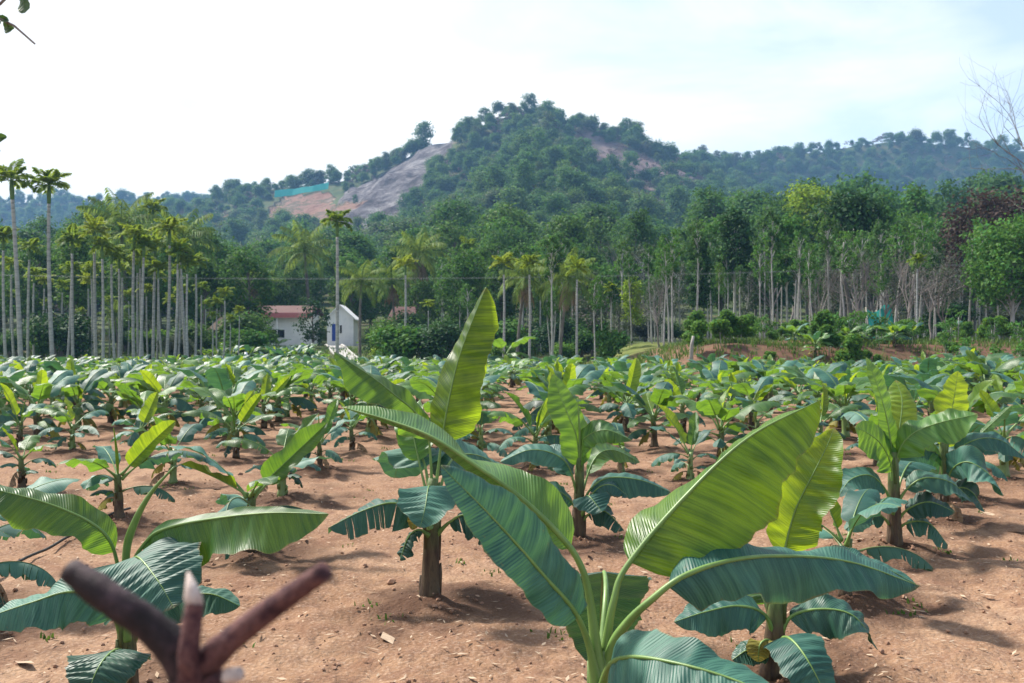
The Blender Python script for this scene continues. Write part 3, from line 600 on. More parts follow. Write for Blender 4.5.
hero('banana plant right of centre with a light green paddle leaf beside a rolled leaf', 578, 537, (580, 458), .052, [
    dict(p=[(580, 500, 0), (579, 460, 0), (576, 435, 0), (568, 415, .0), (560, 395, .02), (553, 374, .05)], s0=.26, m='mid', L=[(-.95, -.2, -.1)], R=[(.85, .5, .2)], w=(.13, .13), rip=.05, seed=91, label='light green paddle-shaped upright leaf'),
    dict(p=[(580, 500, 0), (582, 450, -.03), (586, 437, -.08), (606, 430, -.16), (632, 440, -.22)], s0=.25, m='mid', L=[(-.2, .9, .4)], R=[(0, -.5, -.85)], w=(.12, .1), rip=.12, seed=92),
    dict(p=[(579, 505, 0), (570, 470, -.04), (556, 455, -.08), (530, 450, -.14), (500, 462, -.2)], s0=.26, m='mature', L=[(0, -.5, -.85)], R=[(0, .9, .35)], w=(.11, .12), seed=93),
    dict(p=[(581, 510, 0), (590, 490, -.04), (608, 478, -.06), (640, 480, -.08), (671, 492, -.08)], s0=.2, m='mature', L=[(0, .9, .3)], R=[(0, -.4, -.9)], w=(.12, .14), rip=.04, seed=94, label='long flat blue-green leaf reaching right'),
    dict(p=[(580, 510, -.02), (585, 498, -.12), (590, 497, -.24), (602, 512, -.36)], s0=.22, m='mature', L=[(-.9, 0, -.3)], R=[(.9, 0, .1)], w=(.13, .14), seed=95),
    dict(p=[(579, 515, 0), (568, 498, -.04), (552, 490, -.1), (532, 500, -.16)], s0=.2, m='mature', L=[(0, -.5, -.8)], R=[(0, .9, .3)], w=(.12, .12), seed=96),
    dict(p=[(581, 522, 0), (592, 512, -.05), (606, 512, -.1), (624, 530, -.14)], s0=.2, m='deep', L=[(0, .9, .3)], R=[(0, -.5, -.8)], w=(.1, .1), seed=97, torn=3),
    dict(p=[(581, 515, -.02), (596, 490, -.12), (612, 485, -.18), (628, 496, -.2)], s0=.25, m='mature', L=[(0, .9, .3)], R=[(0, -.6, -.7)], w=(.1, .1), seed=98, torn=3),
    dict(p=[(580, 500, .02), (594, 460, .15), (612, 450, .3), (640, 462, .4)], s0=.25, m='mid', L=[(0, .9, .3)], R=[(0, -.6, -.7)], w=(.11, .11), seed=99),
    dict(p=[(579, 500, .02), (566, 462, .2), (552, 452, .4), (530, 462, .5)], s0=.25, m='mature', L=[(0, -.6, -.7)], R=[(0, .9, .3)], w=(.13, .13), seed=100),
], spears=[([(580, 480, 0), (580, 440, 0), (579, 420, 0), (578, 398, 0)], .012)])
HEROXY = list(BASES)

# ------------------------------------------------------------------ nearer rows, placed plant by plant
NEAR = [  # px, base py, height, ups [(azimuth, roll, lib index, scale)], label
    (22, 490, .86, [(180, 40, 0, .6)], 'small banana plant near the left edge with yellow top leaf leaning left'),
    (119, 521, .98, [(5, 80, 1, .9, 32)], 'small banana plant left of centre with one lime leaf leaning right over its fellows'),
    (173, 484, .92, [(200, 40, 4, .6)], 'dark low banana plant between two plants with lime leaves'),
    (250, 553, 1.05, [(0, 75, 4, 1.05, 36), (185, 10, 3, .85, 52)], 'banana plant behind the left foreground leaf, lime leaf tilted right'),
    (282, 497, .95, [(20, 20, 4, .8)], 'banana plant with dark drooping leaves just right of the tilted lime leaf'),
    (236, 458, 1.0, [(5, 80, 1, .8, 22)], 'banana plant with narrow lime leaf standing behind the tilted lime leaf'),
    (264, 428, 1.1, [(90, 20, 0, 1.0), (20, 70, 2, .9)], 'banana plant with two pale upright leaves in front of the house banana clump'),
    (-28, 610, 1.0, [(180, 20, 3, .7)], 'banana plant cut by the left edge, only drooping leaf tips inside the picture'),
    (622, 473, .75, [(180, 50, 4, .5)], 'very small banana plant on bare soil right of the paddle-leaf plant'),
    (535, 468, 1.05, [(20, 70, 3, .9), (150, 30, 5, .8)], 'banana plant directly behind the paddle-leaf plant, on its left'),
    (690, 482, .8, [(140, 70, 2, .8), (60, 10, 4, .7)], 'low banana plant just above the big foreground leaf, half hidden'),
    (845, 598, .85, [(160, 40, 0, .7)], 'low banana plant behind the yellow upright leaf at lower right'),
    (958, 496, 1.2, [(100, 60, 3, 1.0)], 'banana plant with brown hanging leaf behind the bronze spearhead leaf'),
    (877, 467, 1.05, [(70, 40, 1, 1.0)], 'banana plant behind the V-leaf plant, seen through its leaves'),
    (1004, 478, 1.25, [(150, 60, 0, .9)], 'banana plant by the right edge with broad dark leaves over the soil'),
    (1030, 445, 1.25, [(120, 60, 3, 1.0)], 'banana plant cut by the right edge in the second row'),
    (820, 452, 1.0, [(60, 50, 2, .9)], 'banana plant left of the V-leaf plant, above the yellow leaf'),
    (756, 448, 1.0, [(100, 50, 0, .8)], 'banana plant above the tip of the big foreground leaf'),
    (683, 434, 1.25, [(100, 30, 4, 1.1), (200, 40, 1, .8)], 'banana plant with dark rounded top leaf in front of the pale post'),
    (626, 432, 1.3, [(40, 60, 1, 1.2), (170, 50, 4, .9)], 'banana plant with two leaves spread like horns right of the centre plant'),
    (548, 445, 1.35, [(70, 60, 0, 1.0)], 'banana plant with bright yellow blade right of the huge upright leaf'),
    (20, 448, .95, [(200, 60, 2, .8)], 'banana plant on the left edge behind the yellow-topped one'),
    (72, 452, .95, None, 'banana plant with broad flat leaves between left edge and first lime leaf'),
    (140, 455, .9, [(10, 80, 3, .9)], 'banana plant with a lime leaf lying almost flat in the left field'),
    (352, 452, .9, None, 'banana plant just left of the centre plant on sunlit soil'),
    (320, 470, .85, [(40, 40, 4, .8)], 'banana plant with dark hanging leaves left of the centre plant'),
    (480, 462, 1.0, None, 'banana plant hidden mostly behind the centre plant leaves'),
]
for i, (px, py, H, ups, lab) in enumerate(NEAR):
    near_plant(px, py, H, 200 + i, lab, ups, 3 if H > .8 else 2, 5, spear=(i % 4 == 1))
# ------------------------------------------------------------------ rows behind: copies of eight plants
def far_proto(k):
    g = np.random.default_rng(500 + k); H = 1.15; st = .46
    ups = [(g.uniform(0, 360), g.uniform(-70, 70), int(g.integers(6)), g.uniform(.7, .95), g.uniform(5, 45)) for _ in range((1, 2, 2, 1, 1, 2, 2, 1)[k])]
    root = empty('banana_plant', (0, 0, 0)); tag(root, 'x', 'banana plant', 'x')
    s = obj('pseudostem', STEMS[k % 6], root); s.scale = (1.05, 1.05, st)
    mb = MB(); 
    names = {'up': 0, 'semi': 2, 'low': 4, 'old': 6}
    for kind, i, m in leaf_set(g, H, st, ups, 5, 6):
        mt = dict(up=(0 if i < 3 else 1), semi=(1 if i % 4 else 2), low=((1, 1, 2, 3)[i % 4]), old=4)[kind]
        kw = dict(up=dict(ln=.66, e0=82, droop=14 + 9 * (i % 3), s0=.16, w=.11, fold=30, power=1.6, rip=.1, sag=.02),
                  semi=dict(ln=.84, e0=64 - 6 * (i % 4), droop=62 + 12 * (i % 3), s0=.24, w=.14, fold=4 - 7 * (i % 3), power=1.5, rip=.1),
                  low=dict(ln=.76, e0=38 - 6 * (i % 4), droop=72 + 14 * (i % 3), s0=.2, w=.13, fold=-8 - 11 * (i % 4), power=1.15, rip=.1, sag=.2),
                  old=dict(ln=.4, e0=15, droop=95, s0=.2, w=.065, fold=-45, power=.7, rip=.2, sag=.3))[kind]
        lib_leaf(**kw, side=14 * (i % 3 - 1), seed=i, n=12, m=2, mb=mb, xf=m, mi=mt, rmi=5)
    o = mb.build('foliage', [M['young'], M['mid'], M['mature'], M['deep'], M['old'], M['rib']], root)
    return root
PROTO = [far_proto(k) for k in range(8)]
spots = []
yy = 11.6
row = 0
while yy < 66:
    sp = 1.5 + .014 * yy
    for xx in np.arange(-.62 * yy - 2, .62 * yy + 2, sp):
        x = xx + (row % 2) * sp * .5 + R_.uniform(-.35, .35); y = yy + R_.uniform(-.4, .4)
        px = CX + x * F / y
        if px < -45 or px > 1070: continue
        lim = 64 if px < 420 else (52 if px < 640 else 44.5)
        if y > lim: continue
        if any((x - b[0]) ** 2 + (y - b[1]) ** 2 < 1.15 ** 2 for b in BASES): continue
        if 332 < px < 374 and y > 46: continue
        spots.append((x, y))
    yy += 1.5 + .012 * yy; row += 1
spots.sort(key=lambda p: p[1])
NCAP = 290
LFAR = 'young banana plant standing in the crowded middle and back rows of the field'
ordn = ['first', 'second', 'third', 'fourth', 'fifth', 'sixth', 'seventh', 'eighth', 'ninth', 'tenth', 'eleventh', 'twelfth', 'thirteenth', 'fourteenth', 'fifteenth', 'sixteenth']
used = [False] * 8
def place(k, x, y, s, label, group):
    loc = (x, y, Tz(x, y)); rz = R_.uniform(0, 6.28)
    if not used[k]:
        used[k] = True; r = PROTO[k]; r.location = loc; r.rotation_euler = (0, 0, rz); r.scale = (s, s, s); r['label'] = label; r['group'] = group
        return r
    return dup(PROTO[k], loc, rz, s, label, group)
rows = {}
for i, (x, y) in enumerate(spots[:NCAP]):
    s = R_.uniform(1.0, 1.32)
    place(i % 8 if i < 8 else R_.randrange(8), x, y, s, LFAR, 'banana plants in the middle and back rows')
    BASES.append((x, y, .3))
if len(spots) > NCAP:      # the farthest rows read as one mass of leaves
    mb = MB()
    for (x, y) in spots[NCAP:]:
        k = R_.randrange(8); s = R_.uniform(.85, 1.25); a = R_.uniform(0, 6.28); z = Tz(x, y)
        me = [c for c in PROTO[k].children if c.name.startswith('foliage')][0].data
        V = np.empty(len(me.vertices) * 3); me.vertices.foreach_get('co', V); V = V.reshape(-1, 3) * s
        ca, sa = math.cos(a), math.sin(a); V = V @ np.array([[ca, -sa, 0], [sa, ca, 0], [0, 0, 1]]).T + [x, y, z]
        n = len(me.polygons); lt = np.empty(n, np.int32); me.polygons.foreach_get('loop_total', lt); mi = np.empty(n, np.int32); me.polygons.foreach_get('material_index', mi)
        li = np.empty(len(me.loops), np.int32); me.loops.foreach_get('vertex_index', li); st = np.concatenate([[0], np.cumsum(lt)[:-1]])
        q4 = np.nonzero(lt == 4)[0]; base = mb.n
        mb.v.append(V); mb.uv.append(np.zeros((len(V), 4))); mb.n += len(V)
        mb.f.append(li[st[q4][:, None] + np.arange(4)] + base); mb.m.append(mi[q4])
        tube(mb, [(x, y, z - .03), (x, y, z + .5 * s)], [.05, .03], 6, 6)
    o = mb.build('banana_foliage', [M['young'], M['mid'], M['mature'], M['deep'], M['old'], M['rib'], M['stem']])
    tag(o, 'far last rows of banana plants merging into one green band', 'banana plants', kind='stuff')
print('spots', len(spots))

# ------------------------------------------------------------------ ground sheet
def build_ground():
    fine = np.radians(np.arange(-37, 37.01, .15)); coarse = np.radians(np.arange(41, 320, 5.0))
    ang = np.concatenate([fine, coarse])
    r = [0.3]
    while r[-1] < 3200: r.append(r[-1] + max(.035, r[-1] * .0105) if r[-1] < 4 else r[-1] * 1.0105)
    r = np.array(r); na, nr = len(ang), len(r)
    x = (r[:, None] * np.sin(ang)[None]); y = (r[:, None] * np.cos(ang)[None])
    z = T(x, y)
    k = sstep(75, 40, y) * (y > 0)
    near = (np.abs(fbm(x * .9, y * .9, 31, 3)) * .08 + fbm(x * 4.5, y * 4.5, 33, 3) * .032 + fbm(x * 17, y * 17, 35, 2) * .018)
    z = z + near * k - .04 * k
    moist_shade = np.zeros_like(x)
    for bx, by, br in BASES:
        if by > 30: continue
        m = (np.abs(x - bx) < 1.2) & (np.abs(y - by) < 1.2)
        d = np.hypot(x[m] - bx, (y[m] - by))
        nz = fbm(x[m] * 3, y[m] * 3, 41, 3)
        moist_shade[m] = np.maximum(moist_shade[m], np.clip(1.35 - d / .6 + nz * 1.3, 0, 1) * .95)  # dark ring per stem: damp earth plus painted plant shadow
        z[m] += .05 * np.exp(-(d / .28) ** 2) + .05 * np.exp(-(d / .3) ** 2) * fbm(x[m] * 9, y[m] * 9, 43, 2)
    wx, wy = x + fbm(x * .03, y * .03, 61, 3) * 22, y + fbm(x * .03, y * .03, 63, 3) * 22
    rk = (inpoly(wx, wy, ROCK) * 1.0 + inpoly(wx, wy, SCAR) * .6 + inpoly(wx, wy, SCRUB) * .4) * (y > 300)
    z = z + rk * (np.abs(fbm(x * .05, y * .05, 71, 4)) * 7 - 1.5 + np.round(fbm(x * .02, y * .02, 73, 2) * 6) * .8)
    V = np.stack([x, y, z], -1).reshape(-1, 3); V = np.vstack([V, [0, 0, 0]])
    i, j = np.meshgrid(np.arange(nr - 1), np.arange(na), indexing='ij'); j2 = (j + 1) % na
    Q = np.stack([i * na + j, i * na + j2, (i + 1) * na + j2, (i + 1) * na + j], -1).reshape(-1, 4)
    c = np.arange(na)
    mb = MB(); mb.add(V, [Q[:, ::-1], np.stack([np.full(na, na * nr), c, (c + 1) % na], 1)[:, ::-1]])
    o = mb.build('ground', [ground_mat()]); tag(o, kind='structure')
    me = o.data
    X, Y = V[:, 0], V[:, 1]
    nzs = fbm(X * .25, Y * .25, 51, 4)
    def put(n, a):
        at_ = me.attributes.new(n, 'FLOAT', 'POINT'); at_.data.foreach_set('value', np.clip(a, 0, 1).astype(np.float32))
    put('moist_shade', np.concatenate([moist_shade.ravel(), [0]]))
    onbank = sstep(5, 11, X) * sstep(43, 46, Y) * sstep(75, 62, Y)
    put('veg', sstep(.1, .35, nzs + (Y - 56) * .06) * (1 - onbank) + .0)
    put('bank', onbank)
    put('forest', sstep(76, 90, Y + nzs * 8))
    def poly(P): return [hit(*p) for p in P]
    nx, ny = X + fbm(X * .03, Y * .03, 61, 3) * 22, Y + fbm(X * .03, Y * .03, 63, 3) * 22
    put('rock', inpoly(nx, ny, ROCK) * 1.0)
    put('scar', inpoly(nx, ny, SCAR) * 1.0 + inpoly(nx, ny, SCAR2) * .9)
    put('scrub', inpoly(nx, ny, SCRUB) * 1.0)
    return o
ROCK = [hit(*p) for p in [(468, 133), (440, 168), (418, 190), (404, 212), (378, 228), (345, 238), (312, 246), (320, 226), (352, 208), (366, 192), (386, 176), (404, 160), (430, 141)]]
_k = [(468, 133), (444, 140), (418, 160)]
ROCK = [((x * (1 + 45 / y), y + 45) if i in (0, 10, 9) else (x, y)) for i, (x, y) in enumerate(ROCK)]
SCAR = [hit(*p) for p in [(352, 186), (358, 208), (335, 222), (300, 230), (275, 246), (252, 240), (280, 216), (292, 196), (318, 190)]]
SCAR2 = [hit(*p) for p in [(246, 214), (240, 224), (218, 236), (206, 232), (216, 220), (232, 212)]]
SCRUB = [hit(*p) for p in [(580, 128), (622, 146), (668, 166), (705, 186), (650, 192), (608, 176), (582, 152)]]
build_ground()

# clods, litter, weeds on the near soil
def ico():
    t = (1 + 5 ** .5) / 2
    v = nrm(np.array([(-1, t, 0), (1, t, 0), (-1, -t, 0), (1, -t, 0), (0, -1, t), (0, 1, t), (0, -1, -t), (0, 1, -t), (t, 0, -1), (t, 0, 1), (-t, 0, -1), (-t, 0, 1)], float))
    f = np.array([(0, 11, 5), (0, 5, 1), (0, 1, 7), (0, 7, 10), (0, 10, 11), (1, 5, 9), (5, 11, 4), (11, 10, 2), (10, 7, 6), (7, 1, 8), (3, 9, 4), (3, 4, 2), (3, 2, 6), (3, 6, 8), (3, 8, 9), (4, 9, 5), (2, 4, 11), (6, 2, 10), (8, 6, 7), (9, 8, 1)])
    return v, f
def near_xy(n, y0, y1, p=1.6):
    u = rng.random(n) ** p; y = y0 + (y1 - y0) * u; x = rng.uniform(-.6, .6, n) * y
    return x, y
iv, if_ = ico()
DEP = bpy.context.evaluated_depsgraph_get()
gobj = bpy.data.objects['ground']
from mathutils.bvhtree import BVHTree
def near_height():
    me = gobj.data; n = len(me.vertices); V = np.empty(n * 3); me.vertices.foreach_get('co', V); V = V.reshape(-1, 3)
    return V
_GV = near_height()
_na = len(np.arange(-37, 37.01, .15)) + len(np.arange(41, 320, 5.0))
_r = np.hypot(_GV[:-1:_na, 0], _GV[:-1:_na, 1]); _G = _GV[:-1].reshape(-1, _na, 3)
_fa = np.radians(np.arange(-37, 37.01, .15))
def GZ(x, y):
    r = np.hypot(x, y); a = np.arctan2(x, y)
    i = np.clip(np.searchsorted(_r, r), 0, len(_r) - 1); j = np.clip(np.searchsorted(_fa, a), 0, len(_fa) - 1)
    return _G[i, j, 2]
N = 9000
x, y = near_xy(N, 3.2, 16, 1.5)
hx = np.array([(b[0], b[1]) for b in BASES if b[1] < 12])
idx = rng.integers(0, len(hx), 2200)        # more crumbs in the hoed ring around each stem
x[:2200] = hx[idx, 0] + rng.normal(0, .22, 2200); y[:2200] = hx[idx, 1] + rng.normal(0, .22, 2200)
s = .0025 + .015 * rng.random(N) ** 5
s[-26:] = rng.uniform(.02, .034, 26)
V = iv[None] * (1 + rng.uniform(-.35, .35, (N, 12, 1))) * s[:, None, None] * np.array([1, 1, .75])
V = V + np.stack([x, y, GZ(x, y) + s * .2], 1)[:, None]
mb = MB(); mb.add(V, (if_[None] + 12 * np.arange(N)[:, None, None]).reshape(-1, 3))
tag(mb.build('soil_clods', [M['clod']], smooth=False), 'loose red soil crumbs and small clods over the field', 'soil', kind='stuff')
N = 4200
x, y = near_xy(N, 3.4, 18, 1.4); a = rng.uniform(0, 6.28, N); ln = rng.uniform(.015, .07, N); ln[:140] *= 2.2; wd = ln * rng.uniform(.08, .35, N); wd[:60] = .007; ln[140:190] = rng.uniform(.09, .2, 50); wd[140:190] = ln[140:190] * .4
z = GZ(x, y) + .012
d = np.stack([np.cos(a), np.sin(a), rng.uniform(-.1, .25, N)], 1); e = np.stack([-np.sin(a), np.cos(a), rng.uniform(-.3, .3, N)], 1)
c = np.stack([x, y, z], 1)
V = np.stack([c - d * ln[:, None] / 2, c + e * wd[:, None] / 2, c + d * ln[:, None] / 2, c - e * wd[:, None] / 2], 1)
mb = MB(); mb.add(V, np.arange(4 * N).reshape(-1, 4))
tag(mb.build('dry_litter', [M['litter']], smooth=False), 'straw, twigs and dry leaf scraps lying on the soil', 'litter', kind='stuff')
def grass_blades(name, cx, cy, per, hgt, spread, label, mat='grass', wd=.006):
    N = len(cx) * per
    x = np.repeat(cx, per) + rng.normal(0, 1, N) * spread; y = np.repeat(cy, per) + rng.normal(0, 1, N) * spread
    z = GZ(x, y) - .005
    h = hgt * rng.uniform(.4, 1.1, N); a = rng.uniform(0, 6.28, N); ln = h * rng.uniform(.2, .9, N); w = wd * rng.uniform(.7, 1.6, N)
    b = np.stack([x, y, z], 1); e = np.stack([-np.sin(a), np.cos(a), np.zeros(N)], 1) * w[:, None]
    m_ = b + np.stack([np.cos(a) * ln * .35, np.sin(a) * ln * .35, h * .65], 1); t_ = b + np.stack([np.cos(a) * ln, np.sin(a) * ln, h], 1)
    V = np.stack([b - e, b + e, m_ + e * .8, m_ - e * .8, t_], 1)
    o = 5 * np.arange(N)[:, None]
    mb = MB(); mb.add(V, [np.array([[0, 1, 2, 3]]) + o, np.array([[3, 2, 4]]) + o])
    return tag(mb.build(name, [M[mat]]), label, 'grass', kind='stuff')
gx, gy = near_xy(60, 5, 16, 1.0)
ex = [at(p, q, gY(q)) for p, q in [(366, 606), (460, 560), (430, 588), (350, 545), (490, 570), (905, 610), (915, 600), (740, 640), (660, 560)]]
gx = np.concatenate([gx, [p[0] for p in ex]]); gy = np.concatenate([gy, [p[1] for p in ex]])
grass_blades('weeds', gx, gy, 12, .035, .04, 'small green weed tufts sprouting from the soil')
n = 1700; gy = rng.uniform(43, 64, n); gx = rng.uniform(4, 36, n)
grass_blades('grass', gx, gy, 8, .34, .22, 'rough grass and weeds on the reddish bank', 'grass', .02)
n = 2400; gy = rng.uniform(57, 100, n); gx = rng.uniform(-45, 6, n)
grass_blades('grass', gx, gy, 6, .40, .35, 'grass strip at the far edge of the field before the palms', 'grass', .03)

# ------------------------------------------------------------------ trees
def crown_mb(blobs, per, size, seed, flat=.8, up=.5, mb=None, mi=0):
    g = np.random.default_rng(seed); mb = mb or MB()
    for (c, r) in blobs:
        n = int(per * (r ** 1.6)) if per < 400 else per
        u = nrm(g.normal(0, 1, (n, 3))); rad = r * g.random(n) ** .38
        p = np.array(c) + u * rad[:, None] * np.array([1, 1, flat]) * (1 + .25 * g.normal(0, 1, (n, 1)))
        N = nrm(u * .7 + g.normal(0, .55, (n, 3)) + np.array([0, 0, up]))
        A = nrm(np.cross(N, g.normal(0, 1, (n, 3)))); B = np.cross(N, A)
        s = size * g.uniform(.6, 1.35, n)[:, None]
        V = np.stack([p - A * s * .5, p + B * s * .32 + N * s * .06, p + A * s * .5 - N * s * .12, p - B * s * .32 + N * s * .06], 1)
        mb.add(V, np.arange(4 * n).reshape(-1, 4), mi)
    return mb
def blobs_for(H, cb, rx, n, seed, rb=(.26, .42), shape='round'):
    g = np.random.default_rng(seed); out = []; ch = H - cb
    for i in range(n):
        a = i * 2.4 + g.uniform(-.4, .4); t = (i + .5) / n
        if shape == 'round': zz = t; rr = math.sin(math.pi * (.12 + .8 * t)) ** .7
        elif shape == 'spread': zz = .45 + .5 * t; rr = 1 - .75 * t
        elif shape == 'column': zz = t; rr = .55 * math.sin(math.pi * (.15 + .8 * t)) + .2
        else: zz = t; rr = 1 - t * .85
        rr *= g.uniform(.45, 1)
        r = rx * g.uniform(*rb)
        out.append(((rr * (rx - r * .7) * math.cos(a), rr * (rx - r * .7) * math.sin(a), cb + ch * zz * .92), r))
    return out
def make_tree(name, label, H, cb, rx, nb, per, size, mat, bark, seed, tr=.16, shape='round', bend=.5, cat='tree', group=None, rb=(.26, .42), twigs=0, extra=None):
    g = np.random.default_rng(seed)
    root = empty(name, (0, 0, 0)); tag(root, label, cat, group)
    bl = blobs_for(H, cb, rx, nb, seed, rb, shape)
    mb = MB(); top = cb + (H - cb) * .7
    bx, by = g.uniform(-bend, bend, 2)
    P, _ = spline([(0, 0, -.4), (bx * .3, by * .3, top * .33), (bx, by, top * .66), (bx * .6, by * .6, top)], 14)
    tube(mb, P, tr * np.linspace(1.15, .3, 14), 8, 0, True, .06)
    for (c, r) in bl:
        z0 = max(cb * .75, min(c[2] - r * 1.0 - .3, top * .95)); k = np.interp(z0, P[:, 2], np.arange(14)); b = P[int(k)]
        mid = (b + np.array(c)) / 2 + np.array([0, 0, .1 * rx])
        Q, _ = spline([b, mid, c], 6); tube(mb, Q, np.linspace(tr * .42, tr * .1, 6), 5, 0, False)
        for _ in range(twigs):
            e = np.array(c) + nrm(g.normal(0, 1, 3)) * r * 1.1
            tube(mb, [Q[3], (Q[3] + e) / 2 + g.normal(0, .1, 3), e], [tr * .15, tr * .09, .012], 3, 0, False)
    mb.build('trunk', [bark], root)
    cm = crown_mb(bl, per, size, seed + 1)
    mats = [mat]
    if extra: crown_mb([(np.array(c) + [0, 0, r * .3], r * 1.05) for c, r in bl[::2]], extra[1], size * .8, seed + 2, mb=cm, mi=1); mats.append(extra[0])
    cm.build('crown', mats, root)
    return root
def bare_tree(name, label, H, seed, tr=.13, levels=4, spread=.55, cat='tree', group=None, leaf=None, base_frac=.35, bark='twig'):
    g = np.random.default_rng(seed); root = empty(name, (0, 0, 0)); tag(root, label, cat, group); mb = MB(); tips = []
    def grow(p, d, ln, r, lv):
        n = 5; P = [p]; dd = d
        for i in range(n - 1):
            dd = nrm(dd + g.normal(0, .13, 3) + np.array([0, 0, .05])); P.append(P[-1] + dd * ln / (n - 1))
        tube(mb, P, np.linspace(r, r * .6, n), 6 if lv > 2 else 3, 0, False)
        if lv == 0: tips.append(P[-1]); return
        k = int(g.integers(3, 5)) if lv < levels else 5
        for i in range(k):
            t = g.uniform(.45, 1) if i else 1; b = P[min(n - 1, int(t * (n - 1)))]
            nd = nrm(dd + nrm(g.normal(0, 1, 3)) * spread + np.array([0, 0, .12])); grow(b, nd, ln * g.uniform(.5, .78), r * g.uniform(.4, .6), lv - 1)
    grow(np.array([0, 0, -.3]), np.array([0, 0, 1.0]), H * base_frac, tr, levels)
    mb.build('trunk', [M[bark]], root)
    if leaf:
        t = np.array(tips); crown_mb([(p, .5) for p in t], leaf[1], leaf[2], seed).build('crown', [leaf[0]], root)
    return root
def frond(mb, base, az, e0, droop, ln, nl, ll, lw, hang, seed, mi=0, rmi=0, power=1.3):
    g = np.random.default_rng(seed); P = arc_path(ln, e0, droop, power, 0, 14)
    ca, sa = math.cos(az), math.sin(az); Rm = np.array([[ca, -sa, 0], [sa, ca, 0], [0, 0, 1]])
    Pw = P @ Rm.T + base; tube(mb, Pw, np.linspace(.04, .008, 14) * ln / 2.5, 4, rmi, False)
    s = np.linspace(.16, .99, nl); C = np.stack([np.interp(s, np.linspace(0, 1, 14), Pw[:, k]) for k in range(3)], 1)
    Tn = nrm(np.gradient(Pw, axis=0)); Tn = np.stack([np.interp(s, np.linspace(0, 1, 14), Tn[:, k]) for k in range(3)], 1)
    side = np.array([-sa, ca, 0])
    for sg in (-1, 1):
        L = ll * np.sin(np.pi * (.12 + .83 * s)) ** .7 * g.uniform(.8, 1.15, nl)
        d = nrm(side * sg * .9 + Tn * .55 + np.array([0, 0, 1]) * (.25 - hang * s[:, None]) + g.normal(0, .12, (nl, 3)))
        mid = C + d * (L * .5)[:, None]; tip = C + d * L[:, None] + np.array([0, 0, -1]) * (L * hang * .6)[:, None]
        w = Tn * lw * .5
        V = np.stack([C, mid + w, tip, mid - w], 1); mb.add(V, np.arange(4 * nl).reshape(-1, 4), mi)
def areca(H, seed, yellow=True):
    g = np.random.default_rng(seed); root = empty('areca_palm', (0, 0, 0)); tag(root, 'x', 'palm tree', 'x')
    mb = MB(); t = np.linspace(0, 1, 22); b = g.uniform(-.25, .25, 2)
    P = np.stack([b[0] * np.sin(t * 2), b[1] * np.sin(t * 2), -.3 + (H + .3) * t], 1)
    tube(mb, P, .105 * (1.2 - .35 * t) * (1 + .06 * (np.arange(22) % 2)), 8)
    mb.build('trunk', [M['arecabark']], root)
    mb = MB(); top = P[-1]; tube(mb, [top - [0, 0, .1], top + [0, 0, .45], top + [0, 0, 1.0]], [.10, .13, .06], 8)
    mb.build('crownshaft', [M['crownshaft']], root)
    mb = MB()
    for i in range(11):
        frond(mb, top + np.array([0, 0, .85]), i * 2.4 + g.uniform(-.2, .2), 84 - 7.6 * i, g.uniform(50, 82), 1.4 * g.uniform(.75, 1.15), 24, .55, .15, .48, seed * 31 + i)
    mb.build('crown', [M['areca']], root); return root
def coconut(H, seed, dry=True, lean=.8):
    g = np.random.default_rng(seed); root = empty('coconut_palm', (0, 0, 0)); tag(root, 'x', 'palm tree', 'x')
    mb = MB(); t = np.linspace(0, 1, 20); b = g.uniform(-lean, lean, 2)
    P = np.stack([b[0] * t ** 2, b[1] * t ** 2, -.3 + (H + .3) * t], 1)
    tube(mb, P, .17 * (1.35 - .6 * t ** .5), 8, 0, True, .03); mb.build('trunk', [M['bark']], root)
    top = P[-1]; mb = MB()
    for i in range(19):
        frond(mb, top + np.array([0, 0, .1]), i * 2.4 + g.uniform(-.25, .25), 84 - 5.6 * i, 62 + 2 * i, 3.6 * g.uniform(.85, 1.1), 34, .85, .11, .95, seed * 31 + i)
    mb.build('crown', [M['coco']], root)
    if dry:
        mb = MB()
        for i in range(7): frond(mb, top + np.array([0, 0, -.1]), i * .9, -45, 42, 2.9 * g.uniform(.7, 1.1), 26, .5, .10, .9, seed * 77 + i, power=.6)
        mb.build('dead_fronds', [M['cocodry']], root)
    return root
def put(root, px, Y, s=1.0, rz=None, sink=0):
    x = (px - CX) * Y / F; root.location = (x, Y, Tz(x, Y) - sink); root.rotation_euler = (R_.gauss(0, .018), R_.gauss(0, .018), R_.uniform(0, 6.28) if rz is None else rz)
    root.scale = (s, s, s) if not hasattr(s, '__len__') else s
    return root
def top_scale(px, py_top, Y, H):
    x = (px - CX) * Y / F; z = CZ - (py_top - CY) * Y / F
    return (z - Tz(x, Y)) / H
class Kind:
    """first placement uses the built tree itself, later ones copies"""
    def __init__(s, root, H): s.root, s.H, s.first = root, H, True
    def place(s, px, py_top, Y, label, group, wide=1.0, rz=None):
        k = top_scale(px, py_top, Y, s.H); r = s.root if s.first else dup(s.root, (0, 0, 0), 0); s.first = False
        put(r, px, Y, (k * wide, k * wide, k), rz); r['label'] = label; r['group'] = group
        return r

